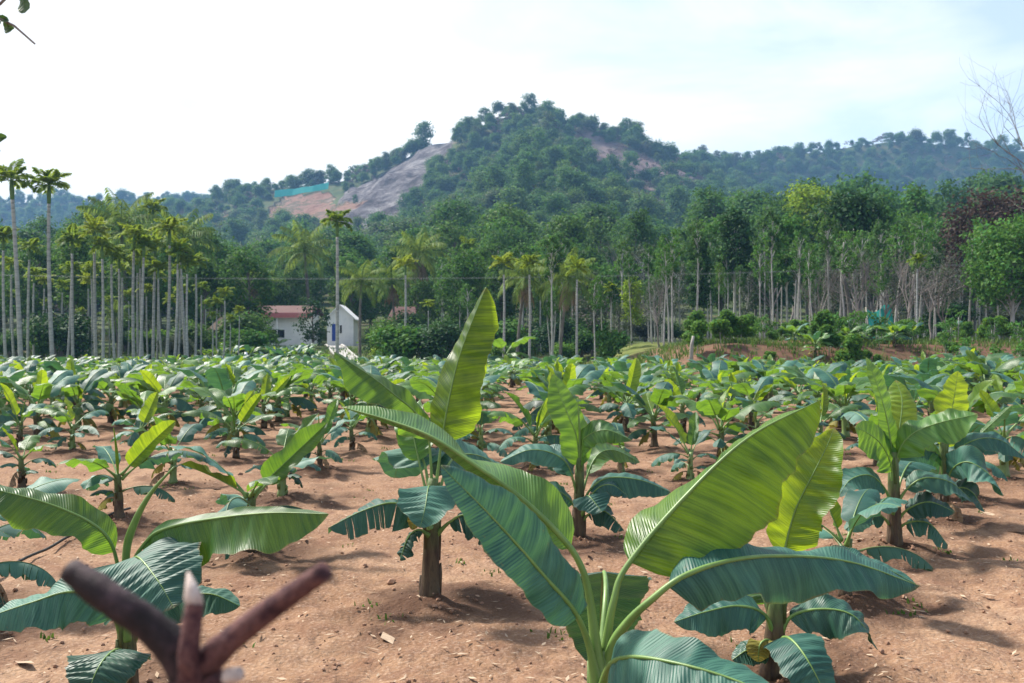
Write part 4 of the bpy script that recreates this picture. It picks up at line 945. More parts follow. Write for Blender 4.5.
# areca grove on the left and single arecas along the back
AR = [Kind(areca(9.0, 3 + k), 10.6) for k in range(4)]
ARL = [(6, 228, 74), (14, 258, 80), (21, 168, 72), (34, 268, 82), (40, 275, 84), (53, 172, 73), (73, 232, 74), (96, 222, 76), (103, 238, 72), (115, 244, 74),
       (121, 262, 82), (140, 236, 72), (138, 256, 80), (143, 250, 76), (157, 270, 80), (166, 220, 73), (174, 244, 72), (181, 285, 82), (188, 256, 72), (195, 256, 77),
       (212, 312, 72), (223, 288, 73), (238, 306, 76), (87, 275, 83), (62, 280, 86), (128, 290, 86), (205, 300, 84)]
ARL += [(10, 290, 88), (28, 240, 78), (46, 300, 86), (67, 262, 77), (82, 308, 82), (92, 262, 79), (110, 296, 85), (119, 250, 76), (134, 226, 73), (148, 284, 80), (153, 236, 76), (162, 262, 75), (170, 296, 84), (178, 262, 78), (186, 240, 75), (201, 282, 79), (217, 298, 78), (230, 315, 74)]
ARL.sort()
def ordinal(i):
    base = ordn + ['seventeenth', 'eighteenth', 'nineteenth', 'twentieth']
    if i < 20: return base[i]
    return ('twentieth', 'thirtieth', 'fortieth')[i // 10 - 2] if (i + 1) % 10 == 0 and i > 19 and False else (('twenty-', 'thirty-', 'forty-')[(i + 1) // 10 - 2] + ordn[(i + 1) % 10 - 1] if (i + 1) % 10 else ('twentieth', 'thirtieth', 'fortieth')[(i + 1) // 10 - 2])
for i, (px, py, Y) in enumerate(ARL):
    h = 'very tall' if py < 200 else ('tall' if py < 245 else ('mid-height' if py < 275 else 'short'))
    AR[i % 4].place(px, py, Y, f'{ordinal(i)} areca palm from the left edge in the left grove, {h} with pale trunk', 'areca palms of the left grove')
ARC = [(337, 212, 66, 'lone tall areca palm with thin white trunk in front of the white house'), (503, 256, 63, 'areca palm with thin pale trunk left of the twin coconut palms'),
       (529, 256, 64, 'areca palm with pale trunk between the two brown-skirted coconut palms'), (577, 262, 62, 'areca palm with pale trunk right of the brown-skirted coconut palm'),
       (918, 255, 56, 'lone areca palm with yellow crown standing on the red bank at right'), (404, 258, 78, 'areca palm in front of the rust-red roof'),
       (429, 300, 74, 'short areca palm right of the rust-red roof'), (469, 240, 120, 'areca palm with yellow tip rising above the forest at centre'), (150, 200, 110, 'distant areca palm above the left grove crowns'),
       (612, 285, 75, 'slim areca palm by the pale blossoming tree')]
for i, (px, py, Y, lab) in enumerate(ARC): AR[i % 4].place(px, py, Y, lab, 'single areca palms along the back of the field')
CO = [Kind(coconut(8.5, 41 + k, k != 1), 11.6) for k in range(3)]
for i, (px, py, Y, k, lab) in enumerate([(360, 258, 86, 1, 'yellowing coconut palm right of the white house'), (560, 250, 72, 0, 'coconut palm with brown hanging skirt of dead fronds'),
        (517, 250, 74, 2, 'coconut palm just left of the one with brown skirt'), (415, 226, 110, 2, 'tall coconut palm behind the rust-red roof'), (310, 222, 125, 1, 'coconut palm in the forest behind the red-tiled house'),
        (183, 205, 100, 0, 'coconut palm with dark crown at the right end of the areca grove'), (128, 192, 105, 1, 'coconut palm with dark crown above the areca grove'), (395, 262, 100, 0, 'low coconut palm with grey fronds beside the rust-red roof'),
        (118, 300, 84, 1, 'short coconut palm low among the areca trunks'), (250, 262, 98, 2, 'coconut palm with spread fronds left of the red-tiled house')]):
    CO[k].place(px, py, Y, lab, 'coconut palms behind the field')

# forest kinds
G1 = 'leafy trees of the forest behind the field'
TK = {
 'dense': Kind(make_tree('forest_tree', 'x', 14, 4.5, 4.2, 24, 95, .42, M['fol'], M['bark'], 701, .2, 'round'), 14.3),
 'dense2': Kind(make_tree('forest_tree', 'x', 15, 5.5, 3.6, 20, 110, .40, M['fol'], M['bark'], 702, .18, 'column'), 15.3),
 'spread': Kind(make_tree('forest_tree', 'x', 13, 6, 5.0, 22, 80, .42, M['fol'], M['bark'], 703, .2, 'spread', 1.2), 13.3),
 'slender': Kind(make_tree('slender_tree', 'x', 15, 10.5, 2.0, 10, 130, .38, M['fol'], M['palebark'], 704, .17, 'round', .5, twigs=2), 15.3),
 'slender2': Kind(make_tree('slender_tree', 'x', 14, 8.8, 2.1, 10, 90, .38, M['folgreen'], M['palebark'], 705, .15, 'round', .6, twigs=2), 14.3),
 'grey': Kind(make_tree('olive_tree', 'x', 13, 4, 3.4, 16, 60, .36, M['folgrey'], M['palebark'], 706, .14, 'round', .8, twigs=5), 13.3),
 'green': Kind(make_tree('forest_tree', 'x', 13, 4.2, 3.8, 20, 95, .42, M['folgreen'], M['bark'], 707, .17, 'round'), 13.3),
 'bare': Kind(bare_tree('bare_tree', 'x', 13, 708, .13, 4, .6), 11.5),
 'bare2': Kind(bare_tree('bare_tree', 'x', 13, 709, .12, 4, .75, leaf=(M['folgrey'], 9, .3)), 11.5),
}
def canopy(px):
    return np.interp(px, [0, 60, 130, 200, 250, 300, 380, 450, 520, 590, 650, 700, 760, 830, 900, 960, 1024],
                         [225, 215, 212, 228, 242, 240, 240, 232, 232, 232, 222, 212, 208, 202, 206, 204, 198])
# named trees at the right, seen one by one
make = [
 (make_tree('round_tree', 'x', 13, 7.2, 2.5, 16, 190, .36, M['foldark'], M['palebark'], 721, .17, 'round', .5, rb=(.34, .5)), 13.4, 735, 205, 84, 'dark round-crowned tree on a white trunk right of centre'),
 (make_tree('tall_tree', 'x', 13, 6.5, 2.8, 16, 170, .38, M['folgreen'], M['palebark'], 722, .13, 'round', .3, rb=(.34, .5)), 13.4, 787, 212, 80, 'green tree on twin-looking straight white trunk at right'),
 (make_tree('tall_tree', 'x', 13, 4.6, 2.2, 18, 170, .38, M['foldark'], M['palebark'], 723, .14, 'column', .4, rb=(.36, .5)), 13.4, 698, 228, 76, 'dark narrow tree with pale stem standing beside the post'),
 (make_tree('broad_tree', 'x', 16, 8, 4.6, 22, 150, .42, M['folbright'], M['bark'], 724, .2, 'round', .5), 16.4, 812, 184, 125, 'bright yellow-green crowned tree rising above the right forest'),
 (make_tree('crooked_tree', 'x', 13, 8, 4.4, 15, 120, .38, M['foldark'], M['bark'], 725, .2, 'spread', 1.4), 13.4, 852, 188, 82, 'dark crooked tree with flat crown at right'),
 (make_tree('broad_tree', 'x', 11, 4, 4.8, 30, 130, .36, M['folgreen'], M['palebark'], 726, .2, 'round', .4), 11.4, 1012, 216, 66, 'broad green tree with pale trunk at the right edge'),
 (make_tree('red_tree', 'x', 13, 5, 5.0, 24, 100, .38, M['folred'], M['bark'], 727, .2, 'round', .6), 13.4, 990, 188, 84, 'dark red leaved tree behind the broad green tree at right edge'),
 (make_tree('tall_tree', 'x', 14, 6, 3.0, 16, 120, .40, M['folgreen'], M['bark'], 728, .16, 'cone', .5), 14.4, 912, 178, 118, 'tall green tree rising behind the bare trees at right'),
 (make_tree('blossom_tree', 'x', 9, 3.5, 2.6, 14, 70, .32, M['folgrey'], M['bark'], 729, .13, 'round', .5, twigs=3, extra=(M['blossom'], 55)), 9.4, 592, 268, 84, 'tree dusted with pale blossom right of the coconut palms'),
 (make_tree('bushy_tree', 'x', 5.2, .8, 2.0, 18, 150, .26, M['foldark'], M['bark'], 730, .12, 'round', .2), 5.4, 313, 295, 100, 'dark rounded tree between the red-tiled house and the white gable'),
 (make_tree('bright_bush', 'x', 9, 3, 2.4, 16, 150, .34, M['folbright'], M['bark'], 731, .12, 'column', .3), 9.4, 632, 272, 86, 'fresh green narrow tree beside the blossom tree'),
 (make_tree('conical_tree', 'x', 5.5, .5, 1.6, 16, 140, .24, M['folgreen'], M['bark'], 732, .09, 'cone', .2), 5.7, 407, 322, 84, 'small conical tree in front of the rust-red roof'),
]
for r, H, px, py, Y, lab in make:
    Kind(r, H).place(px, py, Y, lab, None, 1.0)
BARE = [(855, 225, 92), (878, 230, 98), (905, 222, 95), (928, 215, 100), (946, 228, 88), (870, 240, 104), (890, 212, 110), (960, 215, 108), (768, 215, 90), (832, 238, 88), (600, 245, 110), (555, 235, 125), (918, 240, 84), (838, 215, 105), (862, 228, 68), (884, 224, 71), (905, 228, 67), (930, 222, 72), (948, 234, 68), (815, 236, 74), (660, 262, 72)]
for i, (px, py, Y) in enumerate(BARE):
    TK['bare' if i % 3 else 'bare2'].place(px, py, Y, 'leafless grey-brown tree with fine twigs in the forest edge', 'bare trees in the forest edge')
for (px, py, Y) in [(655, 275, 80), (575, 290, 90), (618, 300, 78), (680, 258, 95), (640, 240, 120), (745, 250, 88), (825, 262, 84), (900, 270, 84), (955, 262, 80), (470, 290, 95)]:
    TK['grey'].place(px, py, Y, 'thin olive-grey tree with sparse crown at the forest edge', 'olive-grey trees at the forest edge', R_.uniform(.8, 1.1))
occ = []
def scatter(n, Y0, Y1, kinds, dtop, seed, mind, group, labels, px0=-40, px1=1064, wide=(.85, 1.2)):
    g = random.Random(seed); c = 0; tries = 0
    while c < n and tries < n * 30:
        tries += 1; px = g.uniform(px0, px1); Y = g.uniform(Y0, Y1); x = (px - CX) * Y / F
        if any((x - a) ** 2 + (Y - b) ** 2 < mind ** 2 for a, b in occ): continue
        if 250 < px < 375 and Y < 122: continue
        if 375 < px < 440 and Y < 106: continue
        py = canopy(px) + g.uniform(*dtop)
        k = g.choice(kinds); occ.append((x, Y))
        TK[k].place(px, py, Y, labels.get(k, labels['*']), 'bare trees in the forest edge' if k.startswith('bare') else group, g.uniform(*wide)); c += 1
LB = {'*': 'leafy tree standing inside the forest wall behind the field', 'slender': 'slender pale-trunked tree standing inside the forest edge', 'slender2': 'slender pale-trunked tree standing inside the forest edge',
      'bare': 'leafless grey-brown tree with fine twigs in the forest edge', 'bare2': 'leafless grey-brown tree with fine twigs in the forest edge'}
scatter(16, 117, 136, ['dense', 'green', 'dense2', 'spread'], (20, 50), 9, 2.5, G1, LB, 245, 470)
scatter(26, 88, 112, ['dense', 'dense2', 'spread', 'green'], (8, 45), 1, 4.2, G1, LB, -40, 640)
scatter(12, 98, 112, ['dense', 'dense2', 'spread', 'green'], (0, 30), 11, 4.2, G1, LB, 640, 1064)
scatter(95, 66, 100, ['slender', 'slender2', 'slender', 'slender2'], (-4, 62), 2, 1.8, 'slender trees at the forest edge', LB, 540, 1064, (.55, .95))
scatter(26, 82, 112, ['slender', 'slender2'], (5, 60), 5, 2.0, 'slender trees at the forest edge', LB, 380, 560, (.7, 1.05))
DK = ['dense', 'dense2', 'green', 'dense', 'spread', 'bare']
scatter(36, 112, 160, DK, (-4, 28), 3, 6, G1, LB, -40, 450)
scatter(42, 112, 160, DK, (-22, 30), 13, 6, G1, LB, 450, 1064)
scatter(36, 160, 225, DK, (-14, 12), 4, 8, G1, LB, -40, 450)
scatter(46, 160, 225, DK, (-38, 6), 14, 8, G1, LB, 450, 1064)

# undergrowth along the forest foot
def bush(seed, H, mat, name='shrub', per=170, size=.22):
    g = np.random.default_rng(seed); root = empty(name, (0, 0, 0)); tag(root, 'x', 'shrub', 'x'); mb = MB()
    bl = []
    for i in range(9):
        a = i * 2.4; rr = H * .42 * g.uniform(.1, 1); bl.append(((rr * math.cos(a), rr * math.sin(a), H * g.uniform(.35, .8)), H * g.uniform(.22, .34)))
    for c, r in bl:
        tube(mb, [(0, 0, -.1), (c[0] * .5, c[1] * .5, c[2] * .6), c], [.035, .025, .01], 4, 0, False)
    mb.build('stem', [M['bark']], root)
    crown_mb(bl, 420, size, seed).build('crown', [mat], root); return root
SH = [Kind(bush(801, 3, M['fol']), 3), Kind(bush(802, 2.6, M['folgreen']), 2.7), Kind(bush(803, 3.2, M['foldark']), 3.2), Kind(bush(804, 2.5, M['sapling']), 2.6), Kind(bush(805, 2.8, M['folgrey']), 2.9)]
g = random.Random(5)
for i in range(120):
    px = g.uniform(-30, 1054); Y = g.uniform(68, 100) if px < 620 else g.uniform(72, 100)
    if 322 < px < 372 and Y < 112: continue
    if px > 620 and g.random() < .55: continue
    if 250 < px < 345: continue
    if px < 255: Y = g.uniform(78, 100)
    x = (px - CX) * Y / F; k = g.choice([0, 0, 1, 2, 2, 3, 4]); h = g.uniform(1.2, 3.8) * (1 if px < 620 else .75)
    r = SH[k].root if SH[k].first else dup(SH[k].root, (0, 0, 0), 0); SH[k].first = False
    put(r, px, Y, (h / 2.7 * g.uniform(.9, 1.4), h / 2.7 * g.uniform(.9, 1.4), h / 2.7)); r['label'] = 'leafy shrub in the undergrowth at the foot of the trees'; r['group'] = 'shrubs under the trees'
for i in range(16):
    k = i % 5; px = g.uniform(374, 450); Y = g.uniform(86, 106); r = dup(SH[k].root, (0, 0, 0), 0); put(r, px, Y, g.uniform(.5, 1.1)); r['label'] = 'leafy shrub in the undergrowth at the foot of the trees'; r['group'] = 'shrubs under the trees'
b = bush(811, 1.5, M['folbright'], per=150, size=.16); put(b, 383, 80, 1.0); tag(b, 'bright yellow shrub by the rust-red roof', 'shrub', None); b.pop('group', None)
# saplings planted on the bank
SP = []
for k in range(4):
    g_ = np.random.default_rng(820 + k); root = empty('sapling', (0, 0, 0)); tag(root, 'x', 'sapling', 'x'); mb = MB(); H = 2.1
    tube(mb, [(0, 0, -.1), (.03, .02, .7), (.0, .03, 1.5)], [.03, .025, .015], 5)
    bl = [((g_.uniform(-.45, .45), g_.uniform(-.45, .45), g_.uniform(.9, 1.9)), g_.uniform(.25, .42)) for _ in range(7)]
    for c, r in bl: tube(mb, [(0, .02, .8), c], [.014, .006], 3, 0, False)
    mb.build('trunk', [M['palebark']], root); crown_mb(bl, 400 if k % 2 else 150, .19, 820 + k).build('crown', [M['sapling'] if k % 2 else M['folgreen']], root); SP.append(Kind(root, 2.1))
for i in range(95):
    px = g.uniform(690, 1030); Y = g.uniform(45.5, 60); k = SP[i % 4]
    x = (px - CX) * Y / F
    r = k.root if k.first else dup(k.root, (0, 0, 0), 0); k.first = False
    s = g.uniform(.35, .9); put(r, px, Y, s); r['label'] = 'leafy sapling with thin pale stem planted on the red bank'; r['group'] = 'saplings on the bank'
# taller bananas by the house and on the bank
for i in range(26):
    px = g.uniform(205, 326); Y = g.uniform(72, 92); x = (px - CX) * Y / F
    place(R_.randrange(8), x, Y, g.uniform(1.2, 1.8), 'tall leafy banana plant in the clump below the red-tiled house', 'banana clump below the house')
for i in range(24):
    px = g.uniform(790, 1020); Y = g.uniform(46, 60); x = (px - CX) * Y / F
    place(R_.randrange(8), x, Y, g.uniform(.8, 1.4), 'leafy banana plant growing on top of the red bank', 'banana plants on the bank')
for i, (px, Y, s, lab) in enumerate([(975, 30, 1.75, 'tall banana plant with a half-furled pale leaf at right, before the bank'), (985, 24, 1.5, 'banana plant with green upright blades near the right edge, before the bank'),
        (505, 58, 2.6, 'tall banana plant at the forest foot below the blossom tree')]):
    x = (px - CX) * Y / F; place(i, x, Y, s, lab, None).pop('group', None)

# ------------------------------------------------------------------ hill forest: one mass
def hill_forest():
    pts = []; rot = []; scl = []; pick = []
    gg = np.random.default_rng(77)
    st = 6.6
    X, Y = np.meshgrid(np.arange(-760, 760, st), np.arange(205, 1230, st)); X = X.ravel(); Y = Y.ravel()
    X = X + gg.uniform(-.48, .48, len(X)) * st; Y = Y + gg.uniform(-.48, .48, len(Y)) * st
    px = CX + X * F / Y
    ok = (px > -70) & (px < 1095); X, Y = X[ok], Y[ok]
    thin = gg.random(len(X)) < np.where(Y > 900, .8, 1.0); X, Y = X[thin], Y[thin]
    Z = T(X, Y)
    # keep what the ground does not hide
    vis = np.ones(len(X), bool)
    for f in np.linspace(.3, .985, 26):
        zt = T(X * f, Y * f); line = CZ + (Z + 13 - CZ) * f
        vis &= zt < line
    X, Y, Z = X[vis], Y[vis], Z[vis]
    nx, ny = X + fbm(X * .03, Y * .03, 61, 3) * 22, Y + fbm(X * .03, Y * .03, 63, 3) * 22
    bad = inpoly(nx, ny, ROCK) & (gg.random(len(X)) < .94) | inpoly(nx, ny + 14, ROCK) | inpoly(nx, ny + 28, ROCK); sc_ = (inpoly(nx, ny, SCAR) | inpoly(nx, ny, SCAR2) | inpoly(nx, ny + 16, SCAR)) & (gg.random(len(X)) < .8)
    scr = inpoly(nx, ny, SCRUB)
    for PP in ([(256, 205), (272, 199), (300, 191), (342, 185), (342, 222), (256, 228)], [(258, 248.5), (292, 248.5), (292, 264), (258, 264)]):
        HP = [hit(*p) for p in PP]; bad |= inpoly(X, Y, HP)
    keep = ~bad & ~sc_ & (~scr | (gg.random(len(X)) < .8)); X, Y, Z, scr = X[keep], Y[keep], Z[keep], scr[keep]
    patch = fbm(X * .02, Y * .02, 81, 3)
    n = len(X); pk = gg.integers(0, 6, n)
    pk = np.where((gg.random(n) < .15 + .6 * np.clip(patch, 0, 1)), 6, pk); pk = np.where(scr & (gg.random(n) < .85), 6, pk)
    s = (.4 + .8 * gg.random(n) ** 1.3) * (1 + .5 * fbm(X * .05, Y * .05, 91, 2)) * np.where(gg.random(n) < .05, 1.3, 1) * np.where(scr, .7, 1)
    me = bpy.data.meshes.new('hill_forest'); me.vertices.add(n); me.vertices.foreach_set('co', np.stack([X, Y, Z - 1.5 * s], 1).ravel())
    def A(nm, ty, v):
        a = me.attributes.new(nm, ty, 'POINT'); a.data.foreach_set({'FLOAT_VECTOR': 'vector'}.get(ty, 'value'), v.ravel())
    A('turn', 'FLOAT_VECTOR', np.stack([gg.normal(0, .05, n), gg.normal(0, .05, n), gg.uniform(0, 6.28, n)], 1).astype(np.float32))
    A('grow', 'FLOAT_VECTOR', np.stack([s * gg.uniform(.9, 1.35, n), s * gg.uniform(.9, 1.35, n), s * gg.uniform(.75, 1.1, n)], 1).astype(np.float32))
    A('pick', 'INT', pk.astype(np.int32))
    o = obj('hill_forest', me); tag(o, 'dense forest covering the hill slopes', 'forest', kind='stuff')
    # crown shapes come from one small stand of trees on the lower slope
    protos = []
    spec = [('round', 13, 2.2, 4.8, 11), ('spread', 10, 1.5, 5.0, 9), ('spread', 12, 3.5, 5.4, 8), ('round', 14, 4.5, 4.2, 10), ('spread', 10, 1, 5.2, 12), ('column', 15, 5, 4.4, 9)]
    for k, (sh, H, cb, rx, nb) in enumerate(spec):
        r = make_tree('hill_tree', 'round tree at the lower edge of the hill forest, one of six at its foot', H, cb, rx, nb, 75, .62, M['hillfol'], M['palebark'], 900 + k, .2, sh, rb=(.28, .6), group='trees at the foot of the hill')
        protos.append(r); put(r, 330 + 92 * k, 232 + 3 * (k % 3), .95)
        r['label'] = f'{ordn[k]} tree from the left along the foot of the hill forest'
    bt = bare_tree('bare_tree', 'leafless tree at the right end of the trees along the hill foot', 11, 950, .16, 3, .75, leaf=(M['hilltwig'], 22, .55)); put(bt, 880, 236)
    ng = bpy.data.node_groups.new('hill_forest_scatter', 'GeometryNodeTree')
    ng.interface.new_socket('Geometry', in_out='INPUT', socket_type='NodeSocketGeometry'); ng.interface.new_socket('Geometry', in_out='OUTPUT', socket_type='NodeSocketGeometry')
    N_ = ng.nodes; gi, go = N_.new('NodeGroupInput'), N_.new('NodeGroupOutput'); iop = N_.new('GeometryNodeInstanceOnPoints')
    jn = N_.new('GeometryNodeJoinGeometry')
    for r in list(reversed(protos + [bt])):
        cr = [c for c in r.children if c.name.startswith('crown')][0]
        oi = N_.new('GeometryNodeObjectInfo'); oi.transform_space = 'ORIGINAL'; oi.inputs['As Instance'].default_value = True; oi.inputs['Object'].default_value = cr
        ng.links.new(oi.outputs['Geometry'], jn.inputs[0])
    def na(nm, ty):
        q = N_.new('GeometryNodeInputNamedAttribute'); q.data_type = ty; q.inputs['Name'].default_value = nm
        return [s for s in q.outputs if s.name == 'Attribute' and s.enabled][0]
    ng.links.new(gi.outputs[0], iop.inputs['Points']); ng.links.new(jn.outputs[0], iop.inputs['Instance']); iop.inputs['Pick Instance'].default_value = True
    ng.links.new(na('pick', 'INT'), iop.inputs['Instance Index']); ng.links.new(na('turn', 'FLOAT_VECTOR'), iop.inputs['Rotation']); ng.links.new(na('grow', 'FLOAT_VECTOR'), iop.inputs['Scale'])
    ng.links.new(iop.outputs[0], go.inputs[0])
    md = o.modifiers.new('scatter', 'NODES'); md.node_group = ng
    print('hill trees', n)
hill_forest()

# ------------------------------------------------------------------ house and small structures
def house():
    Y = 110; x0 = (327 - CX) * Y / F; x1 = (353.5 - CX) * Y / F; zb = Tz((x0 + x1) / 2, Y) - .1; ze = CZ - (318 - CY) * Y / F; za = CZ - (306 - CY) * Y / F; xm = (x0 + x1) / 2
    r = empty('white_house', (xm, Y, zb)); tag(r, 'small white gabled house with a blue door and dark window', 'house')
    O = np.array([xm, Y, zb]); D = 3.2
    mb = MB(); V = np.array([(x0, Y, zb), (x1, Y, zb), (x1, Y, ze), (xm, Y, za), (x0, Y, ze)]); W = V + [0, D, 0]
    mb.add(np.vstack([V, W]) - O, [np.array([[0, 1, 2, 3, 4]]), np.array([[9, 8, 7, 6, 5]]), np.array([[1, 6, 7, 2], [0, 4, 9, 5]])]); mb.build('wall', [M['white']], r, False)
    mb = MB(); sl = (za - ze) / (xm - x0)
    for sg in (-1, 1):
        e = xm + sg * (x1 - x0 + .7) / 2; zl = za - sl * abs(e - xm)
        V = np.array([(xm, Y - .35, za + .02), (e, Y - .35, zl + .02), (e, Y + D + .2, zl + .02), (xm, Y + D + .2, za + .02)]); W = V + [0, 0, .14]
        mb.add(np.vstack([V, W]) - O, np.array([[0, 1, 2, 3], [7, 6, 5, 4], [0, 4, 5, 1], [1, 5, 6, 2], [2, 6, 7, 3]]))
    mb.build('roof', [M['white']], r, False)
    def pxx(p): return (p - CX) * Y / F
    def pz(p): return CZ - (p - CY) * Y / F
    mb = MB(); box(mb, np.array([pxx(332), Y - .06, pz(341)]) - O, np.array([pxx(335.6), Y - .004, pz(324)]) - O); mb.build('door', [M['blue']], r, False)
    mb = MB(); a, b, c, d = pxx(336.8), pxx(342.6), pz(334), pz(324.5)
    for q in [((a, c), (b, c + .08)), ((a, d - .08), (b, d)), ((a, c + .08), (a + .07, d - .08)), ((b - .07, c + .08), (b, d - .08)), (((a + b) / 2 - .03, c + .08), ((a + b) / 2 + .03, d - .08))]:
        box(mb, np.array([q[0][0], Y - .08, q[0][1]]) - O, np.array([q[1][0], Y - .004, q[1][1]]) - O)
    w = mb.build('window', [M['white']], r, False)
    mb = MB(); box(mb, np.array([a + .07, Y - .03, c + .08]) - O, np.array([b - .07, Y - .006, d - .08]) - O); mb.build('pane', [M['glass']], w, False)
    # long low house with tiled roof
    Y = 114; x0 = pxx(263) * 114 / 110; x1 = pxx(318) * 114 / 110; zb = Tz(x0, Y) - .1; ze = CZ - (314 - CY) * Y / F; za = CZ - (306 - CY) * Y / F
    O = np.array([x0, Y, zb]); r = empty('long_house', O); tag(r, 'long low white house with red tiled roof and pinkish eave', 'house')
    mb = MB(); box(mb, (0, 0, 0), (x1 - x0, 5, ze - zb)); mb.build('wall', [M['white']], r, False)
    mb = MB(); A, B = -.6, x1 - x0 + .4; h0, h1 = ze - zb, za - zb
    V = np.array([(A, -.9, h0 - .1), (B, -.9, h0 - .1), (B, 2.5, h1), (A, 2.5, h1), (A, 5.9, h0 - .1), (B, 5.9, h0 - .1)]); W = V + [0, 0, .15]
    mb.add(np.vstack([V, W]), np.array([[0, 1, 2, 3], [3, 2, 5, 4], [9, 8, 7, 6], [10, 11, 8, 9], [0, 6, 7, 1], [1, 7, 8, 2], [0, 3, 9, 6], [2, 8, 11, 5], [3, 4, 10, 9], [4, 5, 11, 10]]))
    mb.build('roof', [M['redtile']], r, False)
    mb = MB(); box(mb, (A - .05, -.98, h0 - .45), (B + .05, -.91, h0 + .12)); mb.build('eave_board', [M['fascia']], r, False)
    mb = MB(); box(mb, (1.6, -.05, .9), (3.6, -.004, 2.0)); f = mb.build('window', [M['white']], r, False)
    mb = MB(); box(mb, (1.7, -.08, 1.0), (3.5, -.052, 1.9)); mb.build('pane', [M['glass']], f, False)
    mb = MB(); [tube(mb, [(x, -.75, -.1), (x, -.75, h0 - .2)], [.07, .07], 6) for x in (.2, 2.8)]; mb.build('veranda_post', [M['white']], r)
    def hut(px0, px1, pe, pa, Y, roof, wall, label, nm, depth=4):
        x0, x1 = (px0 - CX) * Y / F, (px1 - CX) * Y / F; zb = Tz((x0 + x1) / 2, Y) - .1; ze = CZ - (pe - CY) * Y / F - zb; za = CZ - (pa - CY) * Y / F - zb
        r = empty(nm, (x0, Y, zb)); tag(r, label, 'hut'); W_ = x1 - x0
        mb = MB(); box(mb, (.3, .3, 0), (W_ - .3, depth - .3, ze)); mb.build('wall', [wall], r, False)
        mb = MB(); V = np.array([(0, -.3, ze - .1), (W_, -.3, ze - .1), (W_ * .85, depth / 2, za), (W_ * .15, depth / 2, za), (0, depth + .3, ze - .1), (W_, depth + .3, ze - .1)]); Wt = V + [0, 0, .12]
        mb.add(np.vstack([V, Wt]), [np.array([[0, 1, 2, 3], [3, 2, 5, 4], [9, 8, 7, 6], [10, 11, 8, 9], [0, 6, 7, 1], [4, 5, 11, 10]]), np.array([[1, 7, 8], [1, 8, 2], [1, 2, 5], [7, 11, 8], [0, 3, 4], [6, 9, 10], [3, 0, 6], [3, 6, 9], [2, 8, 5], [8, 11, 5], [3, 9, 4], [9, 10, 4], [0, 4, 10], [0, 10, 6], [1, 5, 11], [1, 11, 7]])])
        mb.build('roof', [roof], r, False); return r
    hut(386, 418, 322, 307, 100, M['redtile'], M['bark'], 'low hut with rust-red tiled roof among the palms', 'hut')
    hut(208, 243, 330, 318, 90, M['brownroof'], M['bark'], 'dark hut with brown roof at the right end of the areca grove', 'hut')
    mb = MB(); P0 = at(385, 334, 92)
    n = 7; u, v = np.meshgrid(np.linspace(0, 1, n), np.linspace(0, 1, n), indexing='ij')
    zz = Tz(P0[0], 92)
    V = np.stack([P0[0] + u * 2.6, 92 + v * 1.6, zz + .15 + 1.0 * np.sin(np.pi * (v * .9 + .05)) * (1 + .15 * np.sin(u * 7))], -1).reshape(-1, 3)
    i, j = np.meshgrid(np.arange(n - 1), np.arange(n - 1), indexing='ij'); Q = np.stack([i * n + j, (i + 1) * n + j, (i + 1) * n + j + 1, i * n + j + 1], -1).reshape(-1, 4)
    o = mb; o.add(V, Q); tag(o.build('plastic_sheet', [M['bluesheet']]), 'pale blue plastic sheet over a heap below the rust-red roof', 'tarpaulin')
    # path with kerb-like edges, from house to field
    C, _ = spline([((333 - CX) * 109.5 / F, 109.5, 0), ((336 - CX) * 102 / F, 102, 0), ((341 - CX) * 92 / F, 92, 0), ((350 - CX) * 82 / F, 82, 0), ((362 - CX) * 70 / F, 70, 0)], 30)
    Tn = nrm(np.gradient(C, axis=0)); S = np.stack([Tn[:, 1], -Tn[:, 0], Tn[:, 2] * 0], 1); mb = MB()
    a, b = C - S * .75, C + S * .75
    for q in (a, b): q[:, 2] = T(q[:, 0], q[:, 1]) + .06
    mb.add(np.vstack([a, b]), np.stack([np.arange(29), np.arange(29) + 30, np.arange(29) + 31, np.arange(29) + 1], 1)); tag(mb.build('path', [M['concrete']]), kind='structure')
    for sg in (-1, 1):
        q = C + S * sg * .82; q[:, 2] = T(q[:, 0], q[:, 1]) + .12; mb = MB(); tube(mb, q, .13, 4)
        tag(mb.build('low_wall', [M['concrete']]), f'low pale wall along the {"left" if sg < 0 else "right"} side of the house path', 'wall')
house()
